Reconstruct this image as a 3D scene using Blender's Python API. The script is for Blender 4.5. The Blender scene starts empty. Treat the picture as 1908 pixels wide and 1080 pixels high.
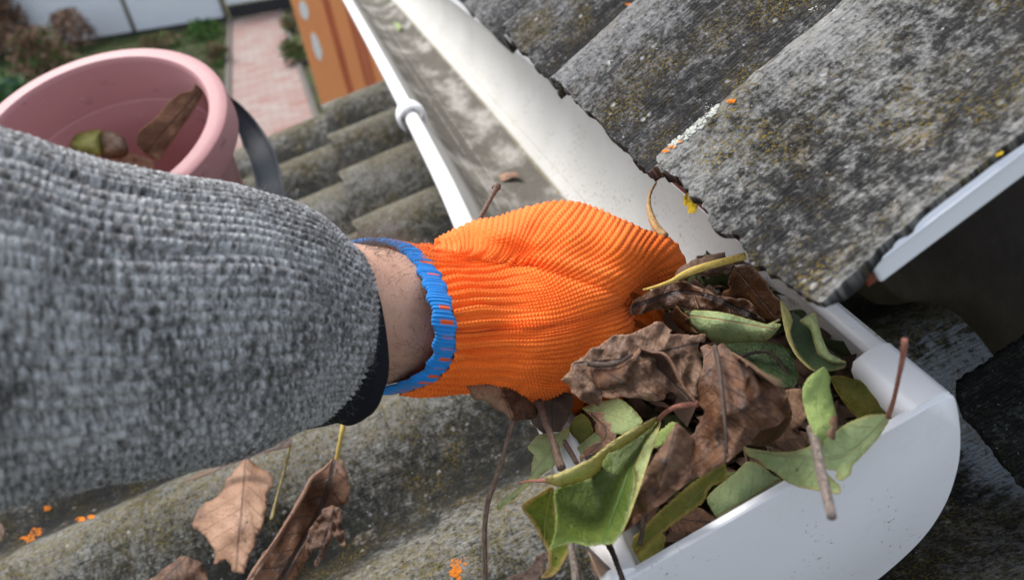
import bpy, math, random
import numpy as np
from mathutils import Matrix, Vector, noise as mnoise
from mathutils.geometry import delaunay_2d_cdt
random.seed(7)
RNG = np.random.default_rng(7)
SC = bpy.context.scene
COL = SC.collection

# ------------------------------------------------------------------ camera
FPX, CX, CY = 1469.0, 954.0, 540.0
C0 = np.array([0.0, 0.0, 2.8])                       # eye, metres above the yard
_V = np.array([-394, 806, -1469.0]); _V /= np.linalg.norm(_V)
_U = np.array([-475, 2444, 1469.0]); _U -= _U.dot(_V) * _V; _U /= np.linalg.norm(_U)
R = np.array([np.cross(_V, _U), _V, _U])
cam = bpy.data.cameras.new('camera'); camo = bpy.data.objects.new('camera', cam); COL.objects.link(camo)
m = Matrix.Identity(4)
for i in range(3):
    for j in range(3): m[i][j] = float(R[i, j])
    m[i][3] = float(C0[i])
camo.matrix_world = m
cam.lens = 36 * FPX / 1908; cam.sensor_width = 36; cam.clip_start = 0.01; cam.clip_end = 500
cam.dof.use_dof = True; cam.dof.focus_distance = 0.415; cam.dof.aperture_fstop = 8.5
SC.camera = camo

# ------------------------------------------------------------------ sky and sun (thin bright overcast)
W = bpy.data.worlds.new("World"); SC.world = W; W.use_nodes = True
nt = W.node_tree; nt.nodes.clear()
sky = nt.nodes.new('ShaderNodeTexSky'); sky.sky_type = 'NISHITA'; sky.sun_disc = False
SUN_EL, SUN_AZ = math.radians(55), math.radians(-30)     # azimuth from +Y (up the gutter), negative = to the left
sky.sun_elevation = SUN_EL; sky.sun_rotation = SUN_AZ
sky.air_density = 1.0; sky.dust_density = 3.0; sky.ozone_density = 1.0
hs = nt.nodes.new('ShaderNodeHueSaturation'); hs.inputs['Saturation'].default_value = .40      # thin cloud
bg = nt.nodes.new('ShaderNodeBackground'); bg.inputs[1].default_value = 0.15
wo = nt.nodes.new('ShaderNodeOutputWorld')
nt.links.new(sky.outputs[0], hs.inputs['Color']); nt.links.new(hs.outputs[0], bg.inputs[0]); nt.links.new(bg.outputs[0], wo.inputs[0])
sl = bpy.data.lights.new('sun', 'SUN'); sl.energy = 1.25; sl.angle = math.radians(26); sl.color = (1, .96, .9)
so = bpy.data.objects.new('sun', sl); COL.objects.link(so)
sd = Vector((math.sin(SUN_AZ) * math.cos(SUN_EL), math.cos(SUN_AZ) * math.cos(SUN_EL), math.sin(SUN_EL)))
so.rotation_euler = sd.to_track_quat('Z', 'Y').to_euler(); so.location = (0, 3, 8)
SC.view_settings.view_transform = 'Standard'; SC.view_settings.look = 'None'
SC.view_settings.exposure = 1.22; SC.view_settings.gamma = 1

# ------------------------------------------------------------------ geometry helpers
def ray1(x, y):
    return R @ np.array([(x - CX) / FPX, -(y - CY) / FPX, -1.0])
def rays(P):
    P = np.asarray(P, float)
    c = np.stack([(P[:, 0] - CX) / FPX, -(P[:, 1] - CY) / FPX, -np.ones(len(P))], 1)
    return c @ R.T
def at(x, y, d): return C0 + ray1(x, y) * d
def ats(P, d): return C0 + rays(P) * np.asarray(d).reshape(-1, 1)
class Plane:
    def __init__(s, p, n): s.p = np.array(p, float); s.n = np.array(n, float) / np.linalg.norm(n)
    def hit(s, P, h=0):
        r = rays(P); h = np.zeros(len(r)) + h
        t = ((s.p - C0) @ s.n + h) / (r @ s.n)
        return C0 + r * t[:, None]
def on(pl, x, y, h=0): return pl.hit([(x, y)], h)[0]

def tps(anch, P):
    """smooth interpolation of scattered values"""
    A = np.array([a[:2] for a in anch], float) / 100; v = np.array([a[2] for a in anch], float)
    Q = np.asarray(P, float) / 100; n = len(A)
    if n == 1: return np.full(len(Q), v[0])
    if n < 4:
        B = np.c_[np.ones(n), A]; s = np.linalg.lstsq(B, v, rcond=None)[0]
        if n == 2:
            d = A[1] - A[0]; t = ((Q - A[0]) @ d) / (d @ d); return v[0] + (v[1] - v[0]) * np.clip(t, -.3, 1.3)
        return np.c_[np.ones(len(Q)), Q] @ s
    def k(r): return np.where(r > 0, r * r * np.log(r + 1e-12), 0)
    K = k(np.linalg.norm(A[:, None] - A[None], axis=2)) + np.eye(n) * 1e-3
    B = np.c_[np.ones(n), A]
    M = np.block([[K, B], [B.T, np.zeros((3, 3))]])
    s = np.linalg.solve(M, np.r_[v, 0, 0, 0])
    return k(np.linalg.norm(Q[:, None] - A[None], axis=2)) @ s[:n] + np.c_[np.ones(len(Q)), Q] @ s[n:]

def spline(pts, n):
    """Catmull-Rom resampled to n points evenly along its length"""
    P = np.asarray(pts, float)
    if len(P) == 2:
        t = np.linspace(0, 1, n)[:, None]; return P[0] * (1 - t) + P[1] * t
    Q = np.vstack([2 * P[0] - P[1], P, 2 * P[-1] - P[-2]]); out = []
    for i in range(1, len(Q) - 2):
        t = np.linspace(0, 1, 16, endpoint=False)[:, None]
        a, b, c, d = Q[i - 1], Q[i], Q[i + 1], Q[i + 2]
        out.append(.5 * (2 * b + (c - a) * t + (2 * a - 5 * b + 4 * c - d) * t ** 2 + (3 * b - a - 3 * c + d) * t ** 3))
    out = np.vstack(out + [P[-1:]])
    s = np.r_[0, np.cumsum(np.linalg.norm(np.diff(out, axis=0), axis=1))]
    t = np.linspace(0, s[-1], n)
    return np.stack([np.interp(t, s, out[:, j]) for j in range(out.shape[1])], 1)

def nz(x, y, z=0.0): return mnoise.noise((x, y, z))

def lattice(shape, cell, seed=0):
    """cheap smooth noise on a grid, numpy only"""
    r = np.random.default_rng(seed); h, w = shape
    gy, gx = np.linspace(0, h / cell[0], h), np.linspace(0, w / cell[1], w)
    G = r.normal(size=(int(gy[-1]) + 3, int(gx[-1]) + 3))
    iy, ix = gy.astype(int), gx.astype(int); fy, fx = gy - iy, gx - ix
    fy, fx = (fy * fy * (3 - 2 * fy))[:, None], (fx * fx * (3 - 2 * fx))[None]
    a = G[np.ix_(iy, ix)]; b = G[np.ix_(iy, ix + 1)]; c = G[np.ix_(iy + 1, ix)]; d = G[np.ix_(iy + 1, ix + 1)]
    return (a * (1 - fx) + b * fx) * (1 - fy) + (c * (1 - fx) + d * fx) * fy

# ------------------------------------------------------------------ object helpers
def tag(o, label=None, cat=None, group=None, kind=None):
    if label: o['label'] = label
    if cat: o['category'] = cat
    if group: o['group'] = group
    if kind: o['kind'] = kind
    return o
def empty(name, loc, label=None, cat=None, group=None):
    o = bpy.data.objects.new(name, None); COL.objects.link(o); o.location = [float(c) for c in loc]
    o.empty_display_size = .02
    return tag(o, label, cat, group)
def link(name, me, mats, parent=None, smooth=True):
    for mt in (mats if isinstance(mats, (list, tuple)) else [mats]): me.materials.append(mt)
    o = bpy.data.objects.new(name, me); COL.objects.link(o)
    if smooth: me.polygons.foreach_set('use_smooth', [True] * len(me.polygons))
    if parent is not None:
        o.parent = parent; o.matrix_parent_inverse = Matrix.Translation(-Vector(parent.location))
    return o
def setuv(me, uv, name='UVMap'):
    l = me.uv_layers.new(name=name); idx = np.empty(len(me.loops), np.int32); me.loops.foreach_get('vertex_index', idx)
    l.data.foreach_set('uv', np.asarray(uv, np.float32)[idx].ravel())
def grid_mesh(name, V, closed_u=False, flip=False):
    """V: (n, m, 3) grid"""
    n, mm = V.shape[:2]
    idx = np.arange(n * mm).reshape(n, mm)
    if closed_u: idx = np.vstack([idx, idx[:1]])
    a, b, c, d = idx[:-1, :-1].ravel(), idx[:-1, 1:].ravel(), idx[1:, 1:].ravel(), idx[1:, :-1].ravel()
    F = np.stack([a, d, c, b] if flip else [a, b, c, d], 1)
    return fast_mesh(name, V.reshape(-1, 3), F)
def fast_mesh(name, V, F):
    me = bpy.data.meshes.new(name); F = np.asarray(F, np.int32); k = F.shape[1]
    me.vertices.add(len(V)); me.vertices.foreach_set('co', np.asarray(V, np.float32).ravel())
    me.loops.add(F.size); me.loops.foreach_set('vertex_index', F.ravel())
    me.polygons.add(len(F)); me.polygons.foreach_set('loop_start', np.arange(0, F.size, k, dtype=np.int32))
    me.polygons.foreach_set('loop_total', np.full(len(F), k, np.int32))
    me.update(calc_edges=True); me.validate(); return me
class MB:
    """collects shapes into one mesh"""
    def __init__(s): s.v = []; s.f = []; s.m = []; s.uv = []
    def add(s, V, F, mi=0, uv=None):
        o = len(s.v); s.v += [tuple(map(float, p)) for p in V]; s.f += [tuple(int(i) + o for i in f) for f in F]; s.m += [mi] * len(F)
        s.uv += [tuple(map(float, q)) for q in (uv if uv is not None else [(0, 0)] * len(V))]
    def tube(s, pts, rad, n=8, seg=None, mi=0, cap=True):
        P = spline(pts, seg or max(6, 4 * len(pts))); k = len(P)
        rr = np.interp(np.linspace(0, 1, k), np.linspace(0, 1, len(np.atleast_1d(rad))), np.atleast_1d(rad))
        T = np.gradient(P, axis=0); T /= np.linalg.norm(T, axis=1)[:, None] + 1e-12
        a = np.cross(T[0], [0.3, 0.2, 1]); a /= np.linalg.norm(a); V = []; uv = []
        for i in range(k):
            a = a - a.dot(T[i]) * T[i]; a /= np.linalg.norm(a); b = np.cross(T[i], a)
            for j in range(n):
                t = 2 * math.pi * j / n; V.append(P[i] + rr[i] * (math.cos(t) * a + math.sin(t) * b)); uv.append((i / k, j / n))
        F = [(i * n + j, i * n + (j + 1) % n, (i + 1) * n + (j + 1) % n, (i + 1) * n + j) for i in range(k - 1) for j in range(n)]
        if cap: F += [tuple(range(n - 1, -1, -1)), tuple((k - 1) * n + j for j in range(n))]
        s.add(V, F, mi, uv)
    def box(s, o, ax, ay, az, mi=0):
        """box from corner o spanned by three vectors"""
        o, ax, ay, az = map(lambda q: np.array(q, float), (o, ax, ay, az))
        V = [o, o + ax, o + ax + ay, o + ay, o + az, o + ax + az, o + ax + ay + az, o + ay + az]
        la, lb = np.linalg.norm(ax), np.linalg.norm(az)
        uv = [(0, 0), (la, 0), (la, 0), (0, 0), (0, lb), (la, lb), (la, lb), (0, lb)]
        s.add(V, [(0, 3, 2, 1), (4, 5, 6, 7), (0, 1, 5, 4), (1, 2, 6, 5), (2, 3, 7, 6), (3, 0, 4, 7)], mi, uv)
    def build(s, name, mats, parent=None, smooth=True, bevel=0):
        me = bpy.data.meshes.new(name); me.from_pydata(s.v, [], s.f); me.update()
        setuv(me, s.uv); me.polygons.foreach_set('material_index', s.m)
        o = link(name, me, mats, parent, smooth)
        if bevel:
            b = o.modifiers.new('b', 'BEVEL'); b.width = bevel; b.segments = 2; b.limit_method = 'ANGLE'
        return o

# ------------------------------------------------------------------ material helper
class NM:
    def __init__(s, name, rough=.7, spec=.3):
        s.m = bpy.data.materials.new(name); s.m.use_nodes = True; s.t = s.m.node_tree
        s.b = s.t.nodes['Principled BSDF']; s.out = s.t.nodes['Material Output']
        s.b.inputs['Roughness'].default_value = rough; s.b.inputs['Specular IOR Level'].default_value = spec
    def n(s, typ, **kw):
        q = s.t.nodes.new('ShaderNode' + typ)
        for k, v in kw.items(): setattr(q, k, v)
        return q
    def l(s, a, b): s.t.links.new(a, b)
    def put(s, sock, v):
        if v is None: return
        if isinstance(v, bpy.types.NodeSocket): s.l(v, sock)
        else:
            if hasattr(sock.default_value, '__len__') and len(sock.default_value) == 4 and len(v) == 3: v = (*v, 1)
            sock.default_value = v
    def uv(s, name='UVMap'):
        return s.n('UVMap', uv_map=name).outputs[0]
    def obj(s): return s.n('TexCoord').outputs['Object']
    def map(s, v, sc=(1, 1, 1), loc=(0, 0, 0), rot=(0, 0, 0)):
        q = s.n('Mapping'); s.l(v, q.inputs[0]); q.inputs['Scale'].default_value = sc
        q.inputs['Location'].default_value = loc; q.inputs['Rotation'].default_value = rot; return q.outputs[0]
    def noise(s, v, scale, detail=4, rough=.55, dist=0, col=False):
        q = s.n('TexNoise'); s.put(q.inputs['Vector'], v); q.inputs['Scale'].default_value = scale
        q.inputs['Detail'].default_value = detail; q.inputs['Roughness'].default_value = rough; q.inputs['Distortion'].default_value = dist
        return q.outputs[1 if col else 0]
    def vor(s, v, scale, feature='F1', out='Distance', rnd=1):
        q = s.n('TexVoronoi', feature=feature); s.put(q.inputs['Vector'], v); q.inputs['Scale'].default_value = scale
        q.inputs['Randomness'].default_value = rnd; return q.outputs[out]
    def ramp(s, f, stops, mode='LINEAR'):
        q = s.n('ValToRGB'); s.put(q.inputs[0], f); e = q.color_ramp; e.interpolation = mode
        while len(e.elements) < len(stops): e.elements.new(.5)
        for el, (p, c) in zip(e.elements, stops):
            el.position = p; el.color = (*c, 1) if hasattr(c, '__len__') else (c, c, c, 1)
        return q.outputs[0]
    def mix(s, f, a, b, mode='MIX'):
        q = s.n('Mix', data_type='RGBA', blend_type=mode)
        s.put(q.inputs[0], f); s.put(q.inputs[6], a); s.put(q.inputs[7], b); return q.outputs[2]
    def math(s, op, a, b=0, c=None, clamp=False):
        q = s.n('Math', operation=op, use_clamp=clamp); s.put(q.inputs[0], a); s.put(q.inputs[1], b)
        if c is not None: s.put(q.inputs[2], c)
        return q.outputs[0]
    def step(s, f, a, b):
        q = s.n('MapRange', interpolation_type='SMOOTHSTEP'); s.put(q.inputs[0], f)
        q.inputs[1].default_value = a; q.inputs[2].default_value = b; return q.outputs[0]
    def sep(s, v):
        q = s.n('SeparateXYZ'); s.l(v, q.inputs[0]); return q.outputs
    def comb(s, x, y, z=0):
        q = s.n('CombineXYZ'); s.put(q.inputs[0], x); s.put(q.inputs[1], y); s.put(q.inputs[2], z); return q.outputs[0]
    def bump(s, h, dist=.001, strength=1, prev=None):
        q = s.n('Bump'); s.put(q.inputs['Height'], h); q.inputs['Distance'].default_value = dist; q.inputs['Strength'].default_value = strength
        if prev is not None: s.l(prev, q.inputs['Normal'])
        return q.outputs[0]
    def fin(s, col=None, bump=None, rough=None):
        if col is not None: s.put(s.b.inputs['Base Color'], col)
        if bump is not None: s.l(bump, s.b.inputs['Normal'])
        if rough is not None: s.put(s.b.inputs['Roughness'], rough)
        return s.m

# ------------------------------------------------------------------ materials
def slate_mat(name, dark=(.010, .010, .011), mid=(.034, .034, .033), light=(.27, .27, .26), yel=.5, lightness=.5, crestyel=0, seed=0, streak=1.0, extra=None):
    M = NM(name, .9, .15); uv = M.uv(); aux = M.sep(M.uv('aux'))
    U = M.map(uv, loc=(seed, seed * 1.7, 0))
    st = M.noise(M.map(U, sc=(1, 7 * streak, 1)), 22, 6, .65)
    big = M.noise(U, 9, 3, .5)
    grain = M.noise(U, 330, 5, .75)
    med = M.noise(U, 95, 6, .72, .2)
    f = M.math('ADD', M.math('MULTIPLY', st, .14 * streak), M.math('MULTIPLY', med, .64 - .14 * (streak - 1)))
    f = M.math('ADD', M.math('SUBTRACT', f, .10), M.math('MULTIPLY', grain, .62))
    f = M.math('ADD', f, M.math('MULTIPLY', M.math('SUBTRACT', big, .5), .5))
    f = M.math('ADD', f, M.math('MULTIPLY', aux[0], .22))       # paler towards the crests, darker in the troughs
    o = .5 - lightness
    c = M.ramp(f, [(.56 + o * .2, dark), (.68 + o * .2, mid), (.75 + o * .2, tuple(.6 * a + .4 * b for a, b in zip(mid, light))), (.86 + o * .2, light)])
    if extra: c = extra(M, uv, c)
    if crestyel:
        mo = M.math('MULTIPLY', aux[1], M.step(M.noise(U, 150, 5, .75), .44, .58)); c = M.mix(M.math('MULTIPLY', mo, .5), c, M.mix(grain, (.07, .06, .015), (.22, .19, .05)))
    # fine dark pits
    pit = M.step(M.noise(U, 260, 2, .5), .42, .34)
    c = M.mix(M.math('MULTIPLY', pit, .6), c, (.02, .02, .022))
    # brown-grey rosettes
    ros = M.math('MULTIPLY', M.step(M.noise(U, 26, 4, .6, .5), .64, .70), M.step(grain, .42, .60))
    c = M.mix(M.math('MULTIPLY', ros, .75), c, (.27, .24, .20))
    # white crust specks
    w = M.math('MULTIPLY', M.step(M.vor(U, 130), .30, .18), M.step(M.noise(U, 34, 3, .6), .56, .66))
    w2 = M.step(M.noise(U, 300, 3, .6), .67, .72)
    c = M.mix(M.math('MULTIPLY', M.math('MAXIMUM', w, w2), .7), c, (.50, .52, .54))
    # yellow lichen grains in clusters
    cl = M.noise(U, 17, 4, .6)
    if crestyel: cl = M.math('ADD', cl, M.math('MULTIPLY', aux[1], crestyel))
    y = M.math('MULTIPLY', M.step(M.noise(U, 520, 3, .7), .51, .58), M.math('ADD', M.math('MULTIPLY', M.step(cl, .56 - .2 * yel, .74 - .2 * yel), .8), M.math('MULTIPLY', M.step(M.noise(U, 60, 4, .7), .52, .60), .5 * yel)))
    c = M.mix(M.math('MULTIPLY', y, .85), c, M.mix(M.noise(U, 90, 2), (.12, .10, .015), (.40, .27, .03)))
    h = M.math('ADD', M.math('MULTIPLY', grain, .5), M.math('ADD', M.math('MULTIPLY', med, 1.2), M.math('MULTIPLY', st, .8)))
    h = M.math('ADD', h, M.math('MULTIPLY', M.math('MAXIMUM', y, w), .35))
    b = M.bump(h, .0042, 1)
    # fine pressed lines running down the slope
    ln = M.math('SINE', M.math('MULTIPLY', M.sep(uv)[1], 2400))
    b = M.bump(ln, .0002, .6, b)
    return M.fin(c, b)

def white_mat(name, dirt=.3, col=(.80, .80, .81), seed=0):
    M = NM(name, .38, .45); o = M.map(M.obj(), loc=(seed, 0, 0))
    sp = M.step(M.noise(o, 420, 2, .5), .66 - dirt * .08, .74)
    sm = M.step(M.noise(o, 30, 5, .65), .5, .8)
    c = M.mix(M.math('MULTIPLY', sm, .35 * dirt), col, (.40, .39, .36))
    sp = M.math('MULTIPLY', sp, M.step(M.noise(o, 24, 3, .6), .50, .62))
    c = M.mix(M.math('MULTIPLY', sp, min(1, dirt * 1.6)), c, (.12, .11, .10))
    scr = M.step(M.noise(M.map(o, sc=(1, 6, 30)), 60, 3, .6), .70, .74)
    c = M.mix(M.math('MULTIPLY', scr, dirt * .5), c, (.3, .3, .3))
    return M.fin(c, M.bump(M.noise(o, 300, 3), .0003, .4), M.math('ADD', .3, M.math('MULTIPLY', sm, .35)))

def trough_mat():
    """u = metres along the gutter, v = metres across the profile"""
    M = NM('gutter_plastic_dirty', .8, .1); uv = M.uv(); u, v, _ = M.sep(uv)
    cream = M.mix(M.noise(uv, 14, 4, .6), (.54, .535, .515), (.43, .42, .385))
    big = M.noise(M.map(uv, sc=(.55, 1, 1)), 22, 5, .62)
    # silt lies on the front half and bottom of the trough
    band = M.math('MULTIPLY', M.step(v, .026, .046), M.step(v, .141, .133))
    k = M.math('MULTIPLY', band, M.step(big, .30, .56))
    k2 = M.math('MULTIPLY', M.step(v, .018, .04), M.step(v, .138, .132))
    c = M.mix(M.math('MULTIPLY', k2, .62), cream, (.21, .197, .172))
    c = M.mix(M.math('MULTIPLY', k, .9), c, M.mix(M.noise(uv, 120, 4, .7), (.045, .041, .035), (.12, .11, .092)))
    # drip lines and water marks along the run
    def line(pos, w, fac, col, c, ns=60):
        d = M.math('ABSOLUTE', M.math('SUBTRACT', M.math('ADD', v, M.math('MULTIPLY', M.noise(uv, 6, 2), .003)), pos + .0015))
        q = M.math('MULTIPLY', M.step(d, w, w * .3), M.step(M.noise(uv, ns, 3, .6), .35, .6))
        return M.mix(M.math('MULTIPLY', q, fac), c, col)
    c = line(.136, .0022, .85, (.19, .16, .09), c)
    c = line(.150, .0007, .7, (.27, .23, .16), c)
    c = line(.070, .0009, .6, (.62, .60, .55), c)
    c = line(.085, .0007, .6, (.60, .58, .54), c)
    c = line(.052, .0008, .8, (.09, .085, .05), c)
    sp = M.math('MULTIPLY', M.step(M.noise(uv, 330, 2, .5), .60, .66), M.step(M.noise(uv, 22, 3, .6), .45, .62))
    c = M.mix(M.math('MULTIPLY', sp, .8), c, (.16, .13, .05))
    return M.fin(c, M.bump(M.math('ADD', M.noise(uv, 240, 4), M.math('MULTIPLY', k, .6)), .0007, .5), M.math('ADD', .62, M.math('MULTIPLY', k, .3)))

def leaf_mat(name, a, b, vein, edge=None, edgew=.05, nv=9, veinw=1.0, spots=.3, rough=.62, trans=.25, dark=None, seed=0., blot=1.0):
    """u = 0..1 along the midrib, v = sideways distance in the same unit; aux.x = distance to the margin"""
    M = NM(name, rough - .13, .42); uv = M.uv(); u, v, _ = M.sep(uv); ax = M.sep(M.uv('aux'))
    P = M.map(uv, loc=(seed, seed * .7, 0))
    c = M.mix(M.step(M.noise(P, 3.2, 5, .65, .5), .35, .65), a, b)
    c = M.mix(M.math('MULTIPLY', M.step(M.noise(P, 13, 4, .7), .45, .75), .4 * blot), c, tuple(x * .55 for x in a))
    c = M.mix(M.math('MULTIPLY', M.step(M.noise(P, 60, 3, .7), .5, .8), .35 * blot), c, tuple(min(1, x * 1.5) for x in b))
    if dark: c = M.mix(M.math('MULTIPLY', M.step(M.noise(P, 4.5, 3, .6), .56, .68), .8), c, dark)
    w = M.math('MULTIPLY', M.math('SUBTRACT', M.noise(P, 7, 2), .5), .06)
    av = M.math('ABSOLUTE', M.math('ADD', v, M.math('MULTIPLY', w, .25)))
    mid = M.step(av, .017 * veinw, .006 * veinw)
    s = M.math('FRACT', M.math('ADD', M.math('MULTIPLY', M.math('SUBTRACT', M.math('ADD', u, w), M.math('MULTIPLY', av, .75)), nv), M.math('MULTIPLY', M.step(v, -.001, .001), .43)))
    sv = M.step(M.math('ABSOLUTE', M.math('SUBTRACT', s, .5)), .055 * veinw, .018 * veinw)
    net = M.step(M.vor(P, 26, 'DISTANCE_TO_EDGE'), .05, .015)
    vf = M.math('MAXIMUM', mid, M.math('MULTIPLY', sv, .55)); vf = M.math('MAXIMUM', vf, M.math('MULTIPLY', net, .14))
    c = M.mix(M.math('MULTIPLY', vf, .8), c, vein)
    if edge:
        e = M.step(M.math('ADD', ax[0], M.math('MULTIPLY', M.math('SUBTRACT', M.noise(P, 9, 4, .6), .5), edgew * 1.6)), edgew, edgew * .25)
        c = M.mix(M.math('MULTIPLY', e, .85), c, edge)
    sp = M.math('MULTIPLY', M.step(M.vor(P, 9), .16, .10), M.step(M.noise(P, 5, 2), .55, .62))
    c = M.mix(M.math('MULTIPLY', sp, spots), c, (.05, .028, .015))
    h = M.math('ADD', M.math('MULTIPLY', vf, -.8), M.math('ADD', M.math('MULTIPLY', M.noise(P, 30, 4, .6), .8), M.math('MULTIPLY', M.noise(P, 9, 3), 1.2)))
    bp = M.bump(h, .0016, .7)
    M.fin(c, bp)
    if trans:
        tr = M.n('BsdfTranslucent'); M.put(tr.inputs[0], M.mix(.35, c, b)); M.l(bp, tr.inputs['Normal'])
        mx = M.n('MixShader'); mx.inputs[0].default_value = trans
        M.l(M.b.outputs[0], mx.inputs[1]); M.l(tr.outputs[0], mx.inputs[2]); M.l(mx.outputs[0], M.out.inputs[0])
    return M.m

def plain(name, col, rough=.6, spec=.3, var=.25, scale=60, bump=.0005, bs=None):
    M = NM(name, rough, spec); o = M.obj()
    c = M.mix(M.noise(o, scale, 5, .65), tuple(x * (1 - var) for x in col), tuple(min(1, x * (1 + var)) for x in col))
    return M.fin(c, M.bump(M.noise(o, bs or scale * 3, 4, .6), bump, .6))

def bark_mat(name, a, b):
    M = NM(name, .75, .2); uv = M.uv(); o = M.obj()
    c = M.mix(M.step(M.noise(M.map(uv, sc=(6, 3, 1)), 3, 5, .7), .35, .65), a, b)
    c = M.mix(M.math('MULTIPLY', M.step(M.noise(o, 700, 3), .55, .7), .5), c, tuple(x * .4 for x in a))
    return M.fin(c, M.bump(M.noise(M.map(uv, sc=(30, 4, 1)), 3, 4), .0004, .8))

m_slate_up = slate_mat('weathered_slate_sheet', yel=.45, lightness=.50, seed=3.1)
m_slate_mid = slate_mat('weathered_slate_sheet_ribbed', dark=(.011, .011, .012), mid=(.036, .036, .036), light=(.24, .24, .24), yel=.42, lightness=.44, seed=7.7, streak=1.6)
m_slate_far = slate_mat('weathered_slate_sheet_far', dark=(.011, .011, .012), mid=(.036, .036, .036), light=(.24, .24, .24), yel=.3, lightness=.40, seed=11.3, streak=1.6)
def limed(M, uv, c):
    u, v, _ = M.sep(uv); n_ = M.noise(M.map(uv, sc=(1, 3, 1)), 60, 5, .75)
    k = M.math('MULTIPLY', M.step(M.math('ADD', u, M.math('MULTIPLY', n_, .07)), .365, .385), M.step(v, -.57, -.60)); k = M.math('MULTIPLY', k, M.step(M.math('ADD', n_, M.math('MULTIPLY', M.math('SUBTRACT', -.615, v), 6)), .48, .56))
    return M.mix(M.math('MULTIPLY', k, .8), c, (.42, .47, .53))
m_slate_low = slate_mat('mossy_slate_sheet', dark=(.014, .015, .014), mid=(.048, .048, .043), light=(.26, .26, .25), yel=.35, lightness=.47, crestyel=.16, seed=1.9, extra=limed)
m_slate_low2 = slate_mat('mossy_slate_sheet_b', dark=(.014, .015, .014), mid=(.048, .048, .043), light=(.25, .25, .24), yel=.35, lightness=.45, crestyel=.16, seed=5.9)
m_slate_dark = slate_mat('dark_slate_scrap', dark=(.016, .017, .015), mid=(.036, .038, .033), light=(.16, .17, .17), yel=.1, lightness=.42, seed=4.4)
m_slate_white = slate_mat('limed_slate_sheet', dark=(.03, .035, .04), mid=(.20, .22, .26), light=(.42, .46, .52), yel=0, lightness=.6, seed=6.1, streak=2.5)
m_trough = trough_mat()
m_white = white_mat('white_plastic', .25)
m_white2 = white_mat('white_plastic_cap', .55, (.76, .77, .80), 3)
m_trim = white_mat('white_verge_plastic', .12, (.74, .77, .82), 8)
m_redwood = plain('red_painted_wood', (.16, .045, .028), .75, .2, .5, 90, .002)
m_darkwood = plain('dark_brown_wood', (.10, .088, .084), .9, .1, .4, 30, .002)
m_yellowlichen = plain('yellow_lichen', (.55, .38, .03), .9, .1, .5, 400, .002)
m_orangelichen = plain('orange_lichen', (.62, .19, .02), .9, .1, .4, 500, .002)
m_greylichen = plain('pale_grey_lichen', (.50, .52, .47), .95, .1, .35, 500, .002)
m_olivelichen = plain('olive_lichen', (.30, .23, .04), .95, .1, .5, 300, .002)

# ================================================================== STRUCTURE
def unit(v): v = np.array(v, float); return v / np.linalg.norm(v)
GROUND_Z = 0.0
gr = Plane((0, 0, GROUND_Z), (0, 0, 1))

# ------------------------------------------------------------------ corrugated sheets
def sheet(name, label, cat, S, E, UP, us, vs, wave, amp, mat, thick=.0062, res=.003, rough=.0016, edge=.004, seed=0, group=None, skew=None, corner=0):
    """S origin on the crest line, E unit along the eave, UP unit up the slope"""
    Nn = np.cross(UP, E); Nn = Nn if Nn[2] > 0 else -Nn
    nu = min(620, max(24, int((us[1] - us[0]) / res))); nv = min(620, max(24, int((vs[1] - vs[0]) / res)))
    # finer rows close to the cut edge
    uu = us[0] + (us[1] - us[0]) * np.linspace(0, 1, nu) ** 1.25
    vv = np.linspace(vs[0], vs[1], nv)
    Uq, Vq = np.meshgrid(uu, vv, indexing='ij')
    def fray(n, k, sd):
        a = sum(lattice((1, n), (1, c), sd + i)[0] * w for i, (c, w) in enumerate(((n / 9, .8), (n / 30, .5), (n / 110, .28))))
        return a * edge * .5
    t = np.clip((uu - us[0]) / .03, 0, 1)[:, None]
    Uq = Uq + fray(nv, 0, seed + 20)[None] * (1 - t)
    tv = np.clip((vv - vs[0]) / .02, 0, 1)[None]; tv2 = np.clip((vs[1] - vv) / .02, 0, 1)[None]
    Vq = Vq + fray(nu, 0, seed + 40)[:, None] * (1 - tv) + fray(nu, 0, seed + 60)[:, None] * (1 - tv2)
    if corner: Vq = Vq - corner * np.exp(-((Uq - us[0]) / .022) ** 2) * np.clip(1 - (Vq - vs[0]) / .03, 0, 1.2)
    H, crest = wave(Vq)
    H = H * amp
    Z = H + lattice((nu, nv), (9, 9), seed) * rough * .18 + lattice((nu, nv), (3, 3), seed + 1) * rough * .16 + lattice((nu, nv), (60, 40), seed + 2) * rough * .5
    top = S + Uq[..., None] * UP + Vq[..., None] * E + Z[..., None] * Nn
    bot = S + Uq[..., None] * UP + Vq[..., None] * E + (H - thick * (1 + .25 * lattice((nu, nv), (14, 14), seed + 5)))[..., None] * Nn
    idx = np.arange(nu * nv).reshape(nu, nv); o = nu * nv
    def q(a, b, c, d): return np.stack([a.ravel(), b.ravel(), c.ravel(), d.ravel()], 1)
    F = [q(idx[:-1, :-1], idx[:-1, 1:], idx[1:, 1:], idx[1:, :-1]), q(idx[:-1, :-1], idx[1:, :-1], idx[1:, 1:], idx[:-1, 1:]) + o]
    for e, f in ((idx[0], 1), (idx[-1], 0), (idx[:, 0], 0), (idx[:, -1], 1)):
        a, b = (e[:-1], e[1:]) if f else (e[1:], e[:-1]); F.append(np.stack([a, a + o, b + o, b], 1))
    me = fast_mesh(name, np.vstack([top.reshape(-1, 3), bot.reshape(-1, 3)]), np.vstack(F))
    uv = np.stack([Uq.ravel(), Vq.ravel()], 1); setuv(me, np.vstack([uv, uv]))
    ax = np.stack([(H / amp + 1).ravel(), crest.ravel()], 1); setuv(me, np.vstack([ax, ax * 0]), 'aux')
    o_ = link(name, me, mat); o_.data.set_sharp_from_angle(angle=math.radians(50))
    return tag(o_, label, cat, group)

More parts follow.
